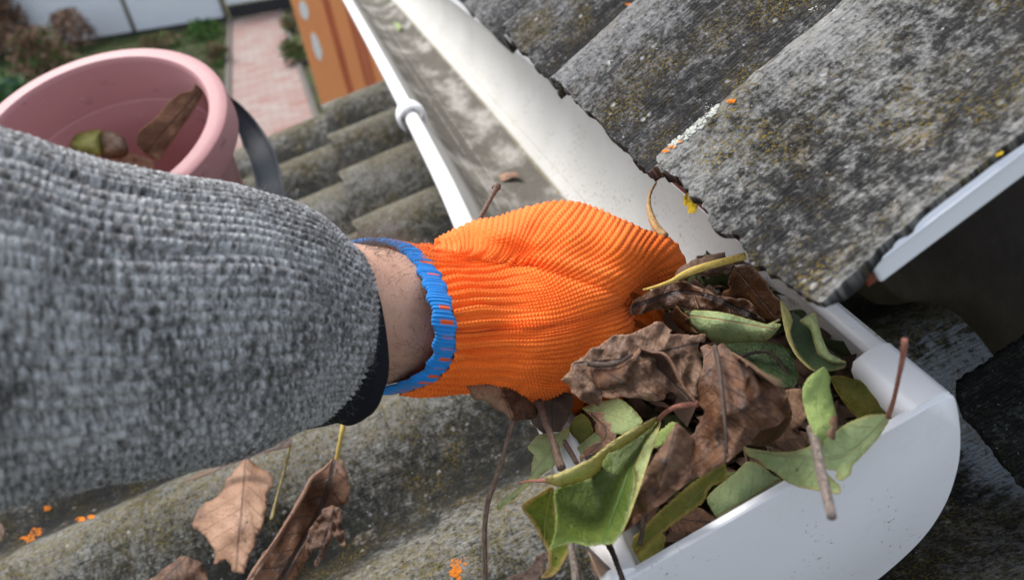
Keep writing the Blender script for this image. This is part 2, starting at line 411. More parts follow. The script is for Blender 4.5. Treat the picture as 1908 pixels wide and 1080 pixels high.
# upper roof ---------------------------------------------------------
PU = .20
def wave_up(V):
    ph = np.mod(V / PU, 1.0)
    h = np.where(ph < .34, (np.cos(np.pi * ph / .34) - 1) / 2, (np.cos(np.pi * (1 - ph) / .66) - 1) / 2)
    return h, np.exp(-((np.minimum(ph, 1 - ph)) / .12) ** 2)
def wave_near(V):
    h, c = wave_up(V); t = np.clip(-V / .03, 0, 1); t = t * t * (3 - 2 * t)
    g = -.60 * np.sin(np.clip(-V / .155, 0, 1) * np.pi) ** .9
    g = np.where(V < 0, g, 0)
    return np.where(V < 0, g, h), c
A_UP = math.radians(28)
SU = C0 + np.array([.127, .335, -.152]); EU = np.array([0, 1.0, 0]); UU = np.array([math.cos(A_UP), 0, math.sin(A_UP)])
NU = np.cross(UU, EU); NU = NU if NU[2] > 0 else -NU
VERGE = -.1245
sheet_near = sheet('roof_sheet', 'corner roof sheet speckled with yellow and white lichen, above the leaf heap', 'roof sheet',
      SU, EU, UU, (0, 1.1), (VERGE, .010), wave_near, .026, m_slate_up, seed=3, res=.0022, edge=.0032, corner=.0075, group='corrugated sheets of the upper roof')
sheet('roof_sheet', 'darker finely ribbed roof sheet lapped under the lichened corner sheet, second along the eave', 'roof sheet',
      SU - NU * .0072, EU, UU, (.0, 1.1), (-.02, PU + .009), wave_up, .031, m_slate_mid, seed=4, res=.0026, edge=.004, group='corrugated sheets of the upper roof')
sheet('roof_sheet', 'grey ribbed roof sheet at the top edge of the photo, third along the eave', 'roof sheet',
      SU - NU * .0144 + UU * .002, EU, UU, (.0, 1.1), (PU - .02, 2 * PU + .009), wave_up, .031, m_slate_mid, seed=5, res=.003, edge=.004, group='corrugated sheets of the upper roof')
sheet('roof_sheet', 'farthest roof sheet of the upper roof, just entering the photo at the top edge', 'roof sheet',
      SU - NU * .0216 + UU * .003, EU, UU, (.0, 1.1), (2 * PU - .02, 2.4), wave_up, .031, m_slate_far, seed=6, res=.005, edge=.004, group='corrugated sheets of the upper roof')

# red-brown eave board under the sheets
b = MB()
b.box(SU + EU * -.098 + UU * .004 - NU * .0365, UU * .022, EU * .074, NU * .013)
b.box(SU + EU * -.020 + UU * .010 - NU * .068, UU * .022, EU * 2.4, NU * .013)
tag(b.build('eave_board', m_redwood, smooth=False, bevel=.002), 'red brown painted wooden board just under the edge of the upper roof sheets', 'board')

# lumps of lichen on the sheets (parts of the near sheet)
def up_pt(u, v, h=0):
    hh = wave_near(np.array([v]))[0][0] * .026; return SU + UU * u + EU * v + NU * (hh + h)
def lump_field(name, pts, r, mat, parent, normal, squash=.5, seed=1):
    rr = random.Random(seed); b = MB()
    for p in pts:
        k = 7; rad = r * rr.uniform(.5, 1.2); a0 = rr.random() * 6
        t1 = unit(np.cross(normal, [.3, .5, .1])); t2 = np.cross(normal, t1)
        V = [p + normal * rad * squash * rr.uniform(.6, 1.3)]; F = []
        for ring, (ra, hh) in enumerate(((.6, .75), (1.0, .0))):
            for j in range(k):
                a = a0 + 2 * math.pi * j / k; q = rad * ra * rr.uniform(.75, 1.25)
                V.append(p + q * (math.cos(a) * t1 + math.sin(a) * t2) + normal * rad * squash * (hh * rr.uniform(.6, 1.2) - .1))
        for j in range(k):
            F.append((0, 1 + j, 1 + (j + 1) % k)); F.append((1 + j, 1 + k + j, 1 + k + (j + 1) % k, 1 + (j + 1) % k))
        b.add(V, F)
    return b.build(name, mat, parent)

# verge trim along the near side edge of the near sheet
va = empty('verge_trim', SU + UU * .018 + EU * (VERGE + .006), 'white plastic verge strip under the sloping side edge of the corner roof sheet', 'verge trim')
b = MB(); o = SU + UU * .024 + EU * (VERGE + .0005) + NU * (-.0125)
b.box(o - NU * .0125, UU * 1.05, EU * .012, NU * .0125); b.build('trim_face', m_trim, va, False, .0012)
b = MB(); b.box(o + UU * .004 - EU * .0012 - NU * .0026, UU * 1.04, EU * .002, NU * .0010); b.build('trim_lip', m_trim, va, False, .0004)
b = MB(); b.box(o - UU * .0042 - NU * .0115 + EU * .001, UU * .004, EU * .010, NU * .0105); b.build('trim_end', m_redwood, va, False, .0008)

# dark boarded gable wall beneath the upper roof
b = MB(); b.box(C0 + np.array([.40, .32, -1.3]), (1.6, 0, 0), (0, .05, 0), (0, 0, 1.35))
for i in range(12):
    b.box(C0 + np.array([.402 + i * .13, .303, -1.3]), (.122, 0, 0), (0, .0165, 0), (0, 0, 1.28 + .0 * i))
tag(b.build('gable_wall', m_darkwood, smooth=False), 'dark brown boarded gable wall in the shade under the upper roof', 'wall')
b = MB(); b.box(C0 + np.array([.40, .372, -1.3]), (.05, 0, 0), (0, 2.6, 0), (0, 0, 1.15))
tag(b.build('house_wall', m_darkwood, smooth=False), 'dark brown boarded house wall behind the gutter under the eave', 'wall')

# lower roof ---------------------------------------------------------
EL = unit([-.05529, .99847, 0]); A_LO = math.radians(8); NL0 = np.array([EL[1], -EL[0], 0])
UL = NL0 * math.cos(A_LO) + np.array([0, 0, math.sin(A_LO)]); NLn = np.cross(UL, EL); NLn = NLn if NLn[2] > 0 else -NLn
SL = C0 + np.array([-.0596, .9884, -.4149]); PL = .20
def wave_lo(V):
    ph = np.mod(V / PL, 1.0); h = (np.cos(2 * np.pi * ph) - 1) / 2
    return h, np.exp(-((np.minimum(ph, 1 - ph)) / .17) ** 2)
GL = 'corrugated sheets of the lower roof'
LA = .045
sheet('roof_sheet', 'mossy grey corrugated sheet of the lower roof running under the arm and the white gutter', 'roof sheet',
      SL, EL, UL, (0, .402), (-1.35, -.05), wave_lo, LA, m_slate_low, seed=12, res=.0028, edge=.005, group=GL)
sheet('roof_sheet', 'mossy corrugated sheet with stepped end seen between the bucket handle and the gutter', 'roof sheet',
      SL - NLn * .009, EL, UL, (.0, .95), (-.075, .67), wave_lo, LA, m_slate_low2, seed=13, res=.004, edge=.006, group=GL)
sheet('roof_sheet', 'lichened corrugated sheet of the lower roof carrying the brown leaves under the sleeve', 'roof sheet',
      SL - NLn * .0085 - UL * .55, EL, UL, (0, .62), (-1.35, -.13), wave_lo, LA, m_slate_low2, seed=14, res=.0028, edge=.005, group=GL)
sheet('roof_sheet', 'corrugated sheet of the lower roof on which the pink bucket stands', 'roof sheet',
      SL - NLn * .026 - UL * .9, EL, UL, (0, .97), (-.115, .67), wave_lo, LA, m_slate_low, seed=15, res=.004, edge=.005, group=GL)
lowpl = Plane(SL - NLn * .02, NLn)

# ------------------------------------------------------------------ gutter
TAU = math.radians(18); GT = np.array([math.cos(TAU), 0, math.sin(TAU)]); GD = np.array([math.sin(TAU), 0, -math.cos(TAU)])
GF = C0 + np.array([.0596, .2147, -.2757])
mouth = Plane(GF, -GD)          # positive height = out of the gutter
YS = np.r_[np.linspace(0, .5, 40), np.linspace(.53, 3.2, 60)]
def gshift(y):                  # the far run sags outwards a little
    return -.028 * np.clip((y - .45) / 1.0, 0, 3) ** 1.2
def gpt(y, T, D): return GF + GT * T + GD * D + np.array([gshift(y), y, 0])
prof_in = spline([(0, 0), (.0015, .012), (.005, .032), (.015, .055), (.036, .076), (.062, .0845), (.085, .083), (.108, .074), (.126, .058), (.1365, .040), (.143, .020), (.1465, .004), (.147, -.001)], 80)
dn = np.gradient(prof_in, axis=0); dn /= np.linalg.norm(dn, axis=1)[:, None]
prof_out = prof_in + np.stack([-dn[:, 1], dn[:, 0]], 1) * .0022
gut = empty('roof_gutter', GF + np.array([.07, 0, -.09]), 'white plastic half round gutter with grimy bottom under the upper roof edge', 'gutter')
def sweep(name, prof, mat, ys=YS, uvm=True, closed=False, parent=gut):
    prof = np.array(prof, float); prof[:, 0] = np.where(prof[:, 0] > .1, .1 + (prof[:, 0] - .1) * .945, prof[:, 0]); V = np.array([[gpt(y, a, c) for (a, c) in prof] for y in ys])
    s = np.r_[0, np.cumsum(np.linalg.norm(np.diff(prof, axis=0), axis=1))]
    uv = np.stack(np.meshgrid(ys, s, indexing='ij'), -1).reshape(-1, 2)
    if closed:
        n, mm = V.shape[:2]; idx = np.arange(n * mm).reshape(n, mm); ix = np.hstack([idx, idx[:, :1]])
        F = np.stack([ix[:-1, :-1].ravel(), ix[:-1, 1:].ravel(), ix[1:, 1:].ravel(), ix[1:, :-1].ravel()], 1).tolist()
        F += [idx[0][::-1].tolist(), idx[-1].tolist()]
        me = bpy.data.meshes.new(name); me.from_pydata(V.reshape(-1, 3).tolist(), [], F); me.update()
    else: me = grid_mesh(name, V)
    setuv(me, uv); ob = link(name, me, mat, parent); ob.data.set_sharp_from_angle(angle=math.radians(60)); return ob
loop = np.vstack([prof_in, prof_out[::-1]])
# trough: closed thin shell
sweep('trough', loop, m_trough, closed=True)
def arc(c, r, a0, a1, n=14, sq=1): return [(c[0] + r * math.cos(math.radians(a)), c[1] + r * sq * math.sin(math.radians(a))) for a in np.linspace(a0, a1, n)]
# front bead: flat-topped roll
sweep('front_bead', [(-.0005, .006), (-.0002, -.001), (-.002, -.0042), (-.006, -.0058), (-.011, -.0055), (-.0155, -.003), (-.0175, .002), (-.0165, .008), (-.012, .0115), (-.006, .012), (-.002, .010)], m_white, closed=True)
# back bead
sweep('back_bead', [(.1460, .005), (.1480, .002), (.1478, -.0015), (.1455, -.0033), (.1420, -.0033), (.1390, -.0015), (.1383, .001), (.1395, .004), (.1415, .0046), (.1440, .0055)], m_white, closed=True)
# clip over the back bead beside the cap
ysc = np.linspace(-.001, .037, 8)
sweep('back_clip', [(.1492, .012), (.1500, .002), (.1487, -.0035), (.145, -.0058), (.136, -.0060), (.1295, -.0045), (.1272, .000), (.1272, .0085), (.131, .0105), (.144, .0115)], m_white, ys=ysc, closed=True)
# end cap: plate following the profile, with a rim
capo = np.array([(-.0195, .012), (-.0195, .002), (-.017, -.0010), (-.010, -.0018), (.0, -.0020), (.132, -.0036), (.145, -.0038), (.1492, -.0015), (.1500, .004), (.1485, .022), (.1435, .042)] +
                [(.1325, .0625), (.1155, .0775), (.088, .0880), (.062, .0900), (.034, .083), (.011, .0625), (.000, .036), (-.0045, .0165), (-.012, .0158)])
capo = spline(np.vstack([capo, capo[:1]]), 150)[:-1]
cc = capo.mean(0); V = []; F = []; n = len(capo)
capo[:, 0] = np.where(capo[:, 0] > 0, capo[:, 0] * .984, capo[:, 0])
for (y, k) in ((.0015, .996), (-.0012, 1.0), (-.0022, .995), (-.0026, .986)):
    V += [gpt(0, *(cc + (p - cc) * k)) + np.array([0, y, 0]) for p in capo]
for r_ in range(3): F += [(r_ * n + j, r_ * n + (j + 1) % n, (r_ + 1) * n + (j + 1) % n, (r_ + 1) * n + j) for j in range(n)]
F += [tuple(range(n))[::-1], tuple(3 * n + j for j in range(n))]
b = MB(); b.add(V, F); cap = b.build('end_cap', m_white2, gut); cap.data.set_sharp_from_angle(angle=math.radians(40))
# inner face rim of the cap along the mouth
# bracket clip round the front bead
def bracket(y):
    b = MB(); ring = arc((-.0085, .003), .0175, 150, 415, 22)
    V = []; F = []
    for k, (dy, s) in enumerate(((-.014, .82), (-.0125, .97), (-.008, 1.0), (.008, 1.0), (.0125, .97), (.014, .82))):
        for r_ in (1.0, .80):
            V += [gpt(y + dy, -.0085 + (p[0] + .0085) * r_ * (s if r_ == 1 else 1), .003 + (p[1] - .003) * r_ * (s if r_ == 1 else 1)) for p in ring]
    n = len(ring)
    for k in range(5):
        a, c = 2 * k * n, 2 * (k + 1) * n
        for j in range(n - 1):
            F.append((a + j, a + j + 1, c + j + 1, c + j)); F.append((a + n + j, c + n + j, c + n + j + 1, a + n + j + 1))
        F.append((a, c, c + n, a + n)); F.append((a + n - 1, a + 2 * n - 1, c + 2 * n - 1, c + n - 1))
    for k in (0, 5):
        a = 2 * k * n
        for j in range(n - 1): F.append((a + j, a + n + j, a + n + j + 1, a + j + 1))
    b.add(V, F)
    V = []; 
    b2 = [gpt(y + s_ * .010, *p) for s_ in (-1, 1) for p in prof_out[::4] + np.stack([-dn[::4, 1], dn[::4, 0]], 1) * .0005]
    k = len(prof_out[::4]); b3 = [gpt(y + s_ * .010, *p) for s_ in (-1, 1) for p in prof_out[::4] + np.stack([-dn[::4, 1], dn[::4, 0]], 1) * .0035]
    F = []
    for j in range(k - 1):
        F.append((j, j + 1, k + j + 1, k + j)); F.append((2 * k + j, 3 * k + j, 3 * k + j + 1, 2 * k + j + 1))
        F.append((j, 2 * k + j, 2 * k + j + 1, j + 1)); F.append((k + j, k + j + 1, 3 * k + j + 1, 3 * k + j))
    b.add(b2 + b3, F)
    o = b.build('bracket', m_white, gut); return o
bracket(.705)

# ================================================================== YARD
def gp(x, y): return on(gr, x, y)
M = NM('soil', .95, .1); uv = M.map(M.obj(), sc=(1, 1, 1))
cc_ = M.ramp(M.noise(uv, 2.2, 6, .7), [(.3, (.030, .026, .016)), (.5, (.055, .055, .028)), (.62, (.04, .065, .022)), (.75, (.10, .085, .05))])
m_soil = M.fin(cc_, M.bump(M.noise(uv, 30, 5), .03, .8))
b = MB(); b.add([(-60, -40, 0), (60, -40, 0), (60, 90, 0), (-60, 90, 0)], [(0, 1, 2, 3)])
tag(b.build('ground', m_soil, smooth=False), kind='structure')
# paved path: perpendicular pavers in worn pink and cream
PV = ray1(434, -241); PV[2] = 0; PV = unit(PV); PN = np.array([PV[1], -PV[0], 0])
pa, pb = gp(431, 200), gp(592, 245); wd = (pb - pa) @ PN; p0 = pa - PV * 4 + np.array([0, 0, .004])
plen = (gp(430, 40) - p0) @ PV
M = NM('paving', .85, .2); uv = M.uv()
br = M.n('TexBrick', offset=.5); M.l(M.map(uv, sc=(1, 1, 1)), br.inputs[0]); br.inputs['Scale'].default_value = 1
br.inputs['Brick Width'].default_value = .26; br.inputs['Row Height'].default_value = .17; br.inputs['Mortar Size'].default_value = .010
br.inputs['Mortar Smooth'].default_value = .3
rowp = M.math('FRACT', M.math('MULTIPLY', M.math('ADD', M.sep(uv)[1], M.math('MULTIPLY', M.math('SINE', M.math('MULTIPLY', M.sep(uv)[0], 21)), .022)), 1 / .52))
tone = M.step(M.math('ABSOLUTE', M.math('SUBTRACT', rowp, .5)), .22, .28)
br.inputs['Color1'].default_value = (.22, .085, .068, 1); br.inputs['Color2'].default_value = (.27, .225, .205, 1)
pk = M.mix(M.math('MULTIPLY', tone, .35), br.outputs['Color'], (.26, .22, .20)); pk = M.mix(M.math('MULTIPLY', M.noise(uv, 5, 4), .4), pk, (.24, .19, .17))
pk = M.mix(M.math('MULTIPLY', br.outputs['Fac'], .75), pk, (.20, .16, .14))
m_pave = M.fin(pk, M.bump(br.outputs['Fac'], .006, -.5))
b = MB(); b.add([p0, p0 + PN * wd, p0 + PN * wd + PV * plen, p0 + PV * plen], [(0, 1, 2, 3)], 0, [(0, 0), (wd, 0), (wd, plen), (0, plen)])
tag(b.build('path', m_pave, smooth=False), kind='structure')
m_kerb = plain('concrete_kerb', (.11, .10, .09), .9, .1, .3, 8)
for sgn, o in ((-1, p0 - PN * .08), (1, p0 + PN * wd)):
    b = MB(); b.box(o - np.array([0, 0, .05]), PN * .075, PV * plen, (0, 0, .10)); tag(b.build('kerb', m_kerb, smooth=False), kind='structure')

# metal fence and gate
M = NM('pale_sheet_metal', .5, .4); o = M.obj()
m_fence = M.fin(M.mix(M.noise(o, 1.4, 4), (.62, .67, .74), (.74, .77, .80)))
m_post = plain('weathered_post', (.20, .17, .13), .8, .2, .3, 10)
m_sill = plain('dark_sill', (.03, .03, .032), .8, .2, .3, 6)
def corr_panel(name, a, c, h, mat, parent, pitch=.12, amp=.012, z0=.05):
    a, c = np.array(a), np.array(c); L = np.linalg.norm(c - a); d = (c - a) / L; nn = np.cross(d, [0, 0, 1]); k = int(L / pitch * 8)
    V = []; 
    for th in (0, .003):
        for i in range(k + 1):
            s = L * i / k; w = amp * max(-1, min(1, 1.6 * math.sin(2 * math.pi * s / pitch)))
            for z in (z0, h): V.append(a + d * s + nn * (w + th) + np.array([0, 0, z]))
    F = []; o2 = 2 * (k + 1)
    for i in range(k): F += [(2 * i, 2 * i + 2, 2 * i + 3, 2 * i + 1), (o2 + 2 * i, o2 + 2 * i + 1, o2 + 2 * i + 3, o2 + 2 * i + 2), (2 * i + 1, 2 * i + 3, o2 + 2 * i + 3, o2 + 2 * i + 1), (2 * i, o2 + 2 * i, o2 + 2 * i + 2, 2 * i + 2)]
    b = MB(); b.add(V, F); return b.build(name, mat, parent, False)
fa, fb = gp(110, 88), gp(424, 38); fd = unit(fb - fa)
fe = empty('metal_fence', (fa + fb) / 2, 'pale blue corrugated metal fence behind the garden bed at the top left', 'fence')
fl = fa - fd * 6
posts = [fl + fd * (np.linalg.norm(gp(258, 63) - fl)), fb]
prev = fl
for q in posts:
    corr_panel('fence_panel', prev, q - fd * .05, 2.1, m_fence, fe); prev = q + fd * .05
for q in posts:
    b = MB(); b.tube([q, q + np.array([0, 0, 2.2])], .05, 10, 3); b.build('post', m_post, fe)
b = MB(); b.box(fl - np.array([0, .06, .02]), fd * (np.linalg.norm(fb - fl)), (0, .05, 0), (0, 0, .10)); b.build('base_board', m_sill, fe, False)
ga, gb_ = fb + fd * .1, gp(548, 18); gd = unit(gb_ - ga)
ge = empty('yard_gate', (ga + gb_) / 2, 'pale ribbed metal gate with a dark board below it, where the paved path ends', 'gate')
corr_panel('gate_panel', ga, gb_, 2.1, m_fence, ge, .09, .010, .32)
b = MB(); b.box(ga + np.array([0, -.05, .02]), gb_ - ga, (0, .06, 0), (0, 0, .27)); b.build('gate_sill', m_sill, ge, False)
for q in (gb_,): b = MB(); b.tube([q, q + np.array([0, 0, 2.3])], .06, 10, 3); b.build('post', m_post, ge)

# orange boarded shed beyond the lower roof
m_or1 = plain('orange_painted_board', (.95, .36, .14), .7, .25, .10, 6)
m_or2 = plain('orange_red_painted_board', (.70, .24, .12), .7, .25, .2, 6)
m_patch = plain('peeled_white_patch', (.88, .87, .84), .8, .2, .05, 20)
sx = at(573, 80, 4.2)[:2]; sc0 = np.array([sx[0], sx[1], 0])
sh = empty('orange_shed', sc0 + np.array([.6, .5, 0]), 'orange boarded shed with two white peeled patches, left of the far gutter end', 'shed')
b = MB(); b.box(sc0, (1.8, .0, 0), (0, 1.8, 0), (0, 0, 2.75)); b.build('wall', m_or2, sh, False)
b = MB(); x = -.02
for wdt, gap in ((.155, .035), (.07, .06), (.10, .05), (.12, .05), (.12, .05), (.12, .05), (.12, .05), (.12, .05), (.12, .05)):
    b.box(sc0 + np.array([x, -.022, 0]), (wdt, 0, 0), (0, .0185, 0), (0, 0, 2.72)); x += wdt + gap
b.build('facing_board', m_or1, sh, False, .004)
def patch(px, py, w, h):
    pl_ = Plane(sc0 + np.array([0, -.0225, 0]), (0, -1, 0)); q = on(pl_, px, py); b = MB(); V = []; rr = random.Random(px)
    for i in range(14):
        a = 2 * math.pi * i / 14; V.append(q + np.array([w * .5 * math.cos(a) * rr.uniform(.8, 1.1), 0, h * .5 * math.sin(a) * rr.uniform(.85, 1.1)]))
    V2 = [v - np.array([0, .004, 0]) for v in V]; n = 14
    b.add(V + V2, [tuple(range(n)), tuple(2 * n - 1 - j for j in range(n))] + [(j, j + n, (j + 1) % n + n, (j + 1) % n) for j in range(n)]); b.build('white_patch', m_patch, sh, False)
patch(566, 20, .045, .10); patch(590, 88, .045, .15)
b = MB(); b.box(sc0 + np.array([-.06, -.08, 2.72]), (1.95, 0, 0), (0, 1.95, 0), (0, 0, .05)); b.build('roof', m_slate_dark, sh, False)

# plants: clumps of real leaf blades
def foliage_mat(name, a, b_, c):
    M = NM(name, .7, .2); o = M.obj()
    return M.fin(M.ramp(M.noise(o, 3.5, 4, .7), [(.32, a), (.5, b_), (.68, c)]))
m_gr = foliage_mat('green_leaves', (.025, .06, .012), (.05, .12, .03), (.14, .24, .04))
m_dry = foliage_mat('dry_leaves', (.06, .032, .02), (.19, .11, .07), (.40, .28, .20))
m_bluegreen = foliage_mat('blue_green_leaves', (.03, .07, .035), (.09, .17, .11), (.20, .30, .22))
m_grass = foliage_mat('grass_blades', (.02, .05, .012), (.045, .11, .02), (.13, .19, .05))
m_stem = plain('plant_stem', (.09, .06, .04), .9, .1, .3, 20)
def bush(name, base, h, w, n, mats, label, cat, group=None, lw=.05, seed=0, stems=7):
    rr = np.random.default_rng(seed); root = empty(name, base, label, cat, group)
    b = MB()
    for i in range(stems):
        a = rr.uniform(0, 6.28); q = base + np.array([math.cos(a) * w * .35, math.sin(a) * w * .35, h * rr.uniform(.6, 1)])
        b.tube([base + (q - base) * .02, base + (q - base) * .5 + rr.normal(size=3) * .04, q], [.010, .004], 5, 6)
    b.build('stem', m_stem, root)
    b = MB()
    for i in range(n):
        t = rr.uniform(.08, 1) ** .8; a = rr.uniform(0, 6.28); r_ = w * .5 * math.sqrt(rr.uniform(0, 1)) * (1 - .5 * t * t)
        c = base + np.array([math.cos(a) * r_, math.sin(a) * r_, h * t]) + rr.normal(size=3) * .03
        d = unit(rr.normal(size=3) + [0, 0, .5]); s = unit(np.cross(d, rr.normal(size=3))); L = lw * rr.uniform(.6, 1.6)
        nn = np.cross(d, s) * L * .15
        b.add([c, c + d * L * .5 + s * L * .3 + nn, c + d * L, c + d * L * .5 - s * L * .3 + nn], [(0, 1, 2), (0, 2, 3)], int(rr.integers(len(mats))))
    b.build('foliage', mats, root, False); return root
G = 'plants in the garden bed'
bush('dry_shrub', gp(15, 110), 1.6, 1.7, 2600, [m_dry], 'large dry brown shrub in the top left corner of the garden', 'shrub', G, .10, 1)
bush('dry_shrub', gp(95, 150), .9, 1.2, 1500, [m_dry, m_dry, m_dry, m_gr], 'lower dry brown plants in front of the big dry shrub', 'shrub', G, .09, 2)
bush('dry_shrub', gp(150, 95), .8, 1.0, 900, [m_dry], 'purplish dry stalks against the pale fence', 'shrub', G, .08, 3)
bush('green_plant', gp(20, 190), .35, 1.0, 600, [m_gr, m_bluegreen], 'blue green leafy plant low at the left margin behind the bucket rim', 'plant', G, .10, 4)
bush('green_plant', gp(75, 135), .3, .35, 160, [m_gr], 'small bright green sprout among the dry plants', 'plant', G, .09, 5)
bush('green_plant', gp(385, 72), .30, .8, 600, [m_gr, m_gr], 'dark green tuft by the foot of the fence, left of the gate', 'plant', G, .07, 6)
bush('green_plant', gp(300, 92), .25, .9, 600, [m_gr, m_dry], 'low mixed green and brown weeds along the middle of the fence', 'plant', G, .07, 7)
bush('green_plant', gp(410, 120), .3, .45, 300, [m_gr, m_dry], 'weeds along the left kerb of the paved path', 'plant', G, .07, 8)
bush('green_plant', gp(556, 118), .35, .5, 420, [m_gr, m_gr, m_dry], 'yellow green weeds between the paved path and the orange shed', 'plant', G, .07, 9)
bush('green_plant', gp(545, 60), .3, .45, 260, [m_gr, m_dry], 'far weeds between the path and the shed near the gate', 'plant', G, .07, 10)
# grass
b = MB(); rr = np.random.default_rng(5); 
for i in range(9000):
    px, py = rr.uniform(-40, 424), rr.uniform(58, 330)
    q = gp(px, py)
    if (q - p0) @ PN > -.12 : continue
    d = np.array([rr.normal() * .4, rr.normal() * .4, 1]) * rr.uniform(.05, .13); s = unit(np.cross(d, rr.normal(size=3))) * .010
    b.add([q - s, q + s, q + d], [(0, 1, 2)])
tag(b.build('grass', m_grass, smooth=False), kind='stuff')

# ================================================================== BUCKET
M = NM('pink_plastic', .55, .25); o = M.obj()
c = M.mix(M.noise(o, 12, 4), (.40, .195, .20), (.46, .245, .245)); sm = M.math('MULTIPLY', M.step(M.noise(o, 26, 4, .65), .60, .74), .55)
c = M.mix(sm, c, (.14, .10, .09)); sp = M.step(M.noise(o, 160, 2), .70, .76); c = M.mix(M.math('MULTIPLY', sp, .4), c, (.62, .5, .48))
m_pink = M.fin(c, M.bump(M.noise(o, 140, 3), .0006, .4), M.math('ADD', .5, M.math('MULTIPLY', sm, .4)))
m_black = plain('dark_grey_plastic', (.042, .050, .062), .42, .45, .2, 30)
BC = C0 + np.array([-.282, .8876, -.2074]); BN = unit([-.0190, -.3961, .9180]); BA = unit(np.cross(BN, [0, 1, 0])); BB = np.cross(BN, BA)
bk = empty('plastic_bucket', BC - BN * .24, 'pink plastic bucket with dark handle, tilted towards the viewer and half hidden by the sleeve', 'bucket')
def revolve(prof, n=96):
    V = []
    for j in range(n):
        t = 2 * math.pi * j / n; e = math.cos(t) * BA + math.sin(t) * BB
        V.append([BC + e * r_ + BN * z for r_, z in prof])
    return np.array(V)
# closed loop profile, r against height above rim plane
pr = [(0, -.232), (.09, -.232), (.098, -.226), (.1140, -.06), (.1146, -.0575), (.1160, -.0565), (.1185, -.006), (.1205, -.0010), (.1220, .0)]
pr = pr + [(.130, -.0004), (.1372, -.0012), (.1392, -.0025), (.1402, -.006), (.1403, -.034), (.1380, -.034), (.1376, -.009), (.1240, -.008), (.1225, -.02), (.118, -.075), (.1015, -.235), (.095, -.24), (0, -.24)]
me = grid_mesh('body', revolve(pr), closed_u=True, flip=True); ob = link('body', me, m_pink, bk); ob.data.set_sharp_from_angle(angle=math.radians(35))
# handle strap: U-section arc hanging from the rim on the far right
def handle():
    c0 = BC + BA * 0; H = []
    P2 = [(412, 172, .93), (445, 192, .935), (482, 232, .935), (510, 278, .925), (524, 325, .915), (532, 372, .90), (532, 430, .885), (515, 500, .87), (480, 560, .86)]
    C = spline([at(*p) for p in P2], 60); T = np.gradient(C, axis=0); T /= np.linalg.norm(T, axis=1)[:, None]
    b = MB(); V = []
    W_ = np.array([at(*q) for q in [(405, 200, .93), (430, 232, .93), (455, 275, .92), (470, 330, .91), (473, 385, .90)]])
    inward = -unit(at(521, 372, .90) - at(473, 385, .90))
    for i in range(60):
        r_ = C0 - C[i]; w = np.cross(T[i], unit(r_)); w = unit(w); w = w if w @ inward < 0 else -w; dd = unit(np.cross(T[i], w)); dd = dd if dd @ r_ > 0 else -dd
        sec = [(0, 0), (.0, .008), (.004, .008), (.004, .0015), (.034, .0015), (.034, .008), (.038, .008), (.038, -.002), (0, -.002)]
        wid = .78 if i > 16 else .30 + .48 * (i / 16)
        V.append([C[i] - w * s * wid * 1.0 + dd * d for s, d in sec])
    V = np.array(V); n, mm = V.shape[:2]; idx = np.arange(n * mm).reshape(n, mm); ix = np.hstack([idx, idx[:, :1]])
    F = np.stack([ix[:-1, :-1].ravel(), ix[:-1, 1:].ravel(), ix[1:, 1:].ravel(), ix[1:, :-1].ravel()], 1).tolist(); F += [idx[0].tolist(), idx[-1][::-1].tolist()]
    b.add(V.reshape(-1, 3), F)
    h = b.build('handle', m_black, bk, False)
    i = 36; a_ = V[i, 3]; c_ = V[i + 3, 4]; b = MB(); b.tube([V[37, 3] + (V[37,4]-V[37,3])*.05, V[35, 4] * .5 + V[35, 3] * .5, V[39, 4]*.8+V[39,3]*.2], .0022, 6, 8); b.build('rib', m_black, h)
handle()

# ================================================================== PERSON
ps = empty('person', at(350, 600, .34), 'person reaching in from the left in grey knit sleeve and orange work glove', 'person')

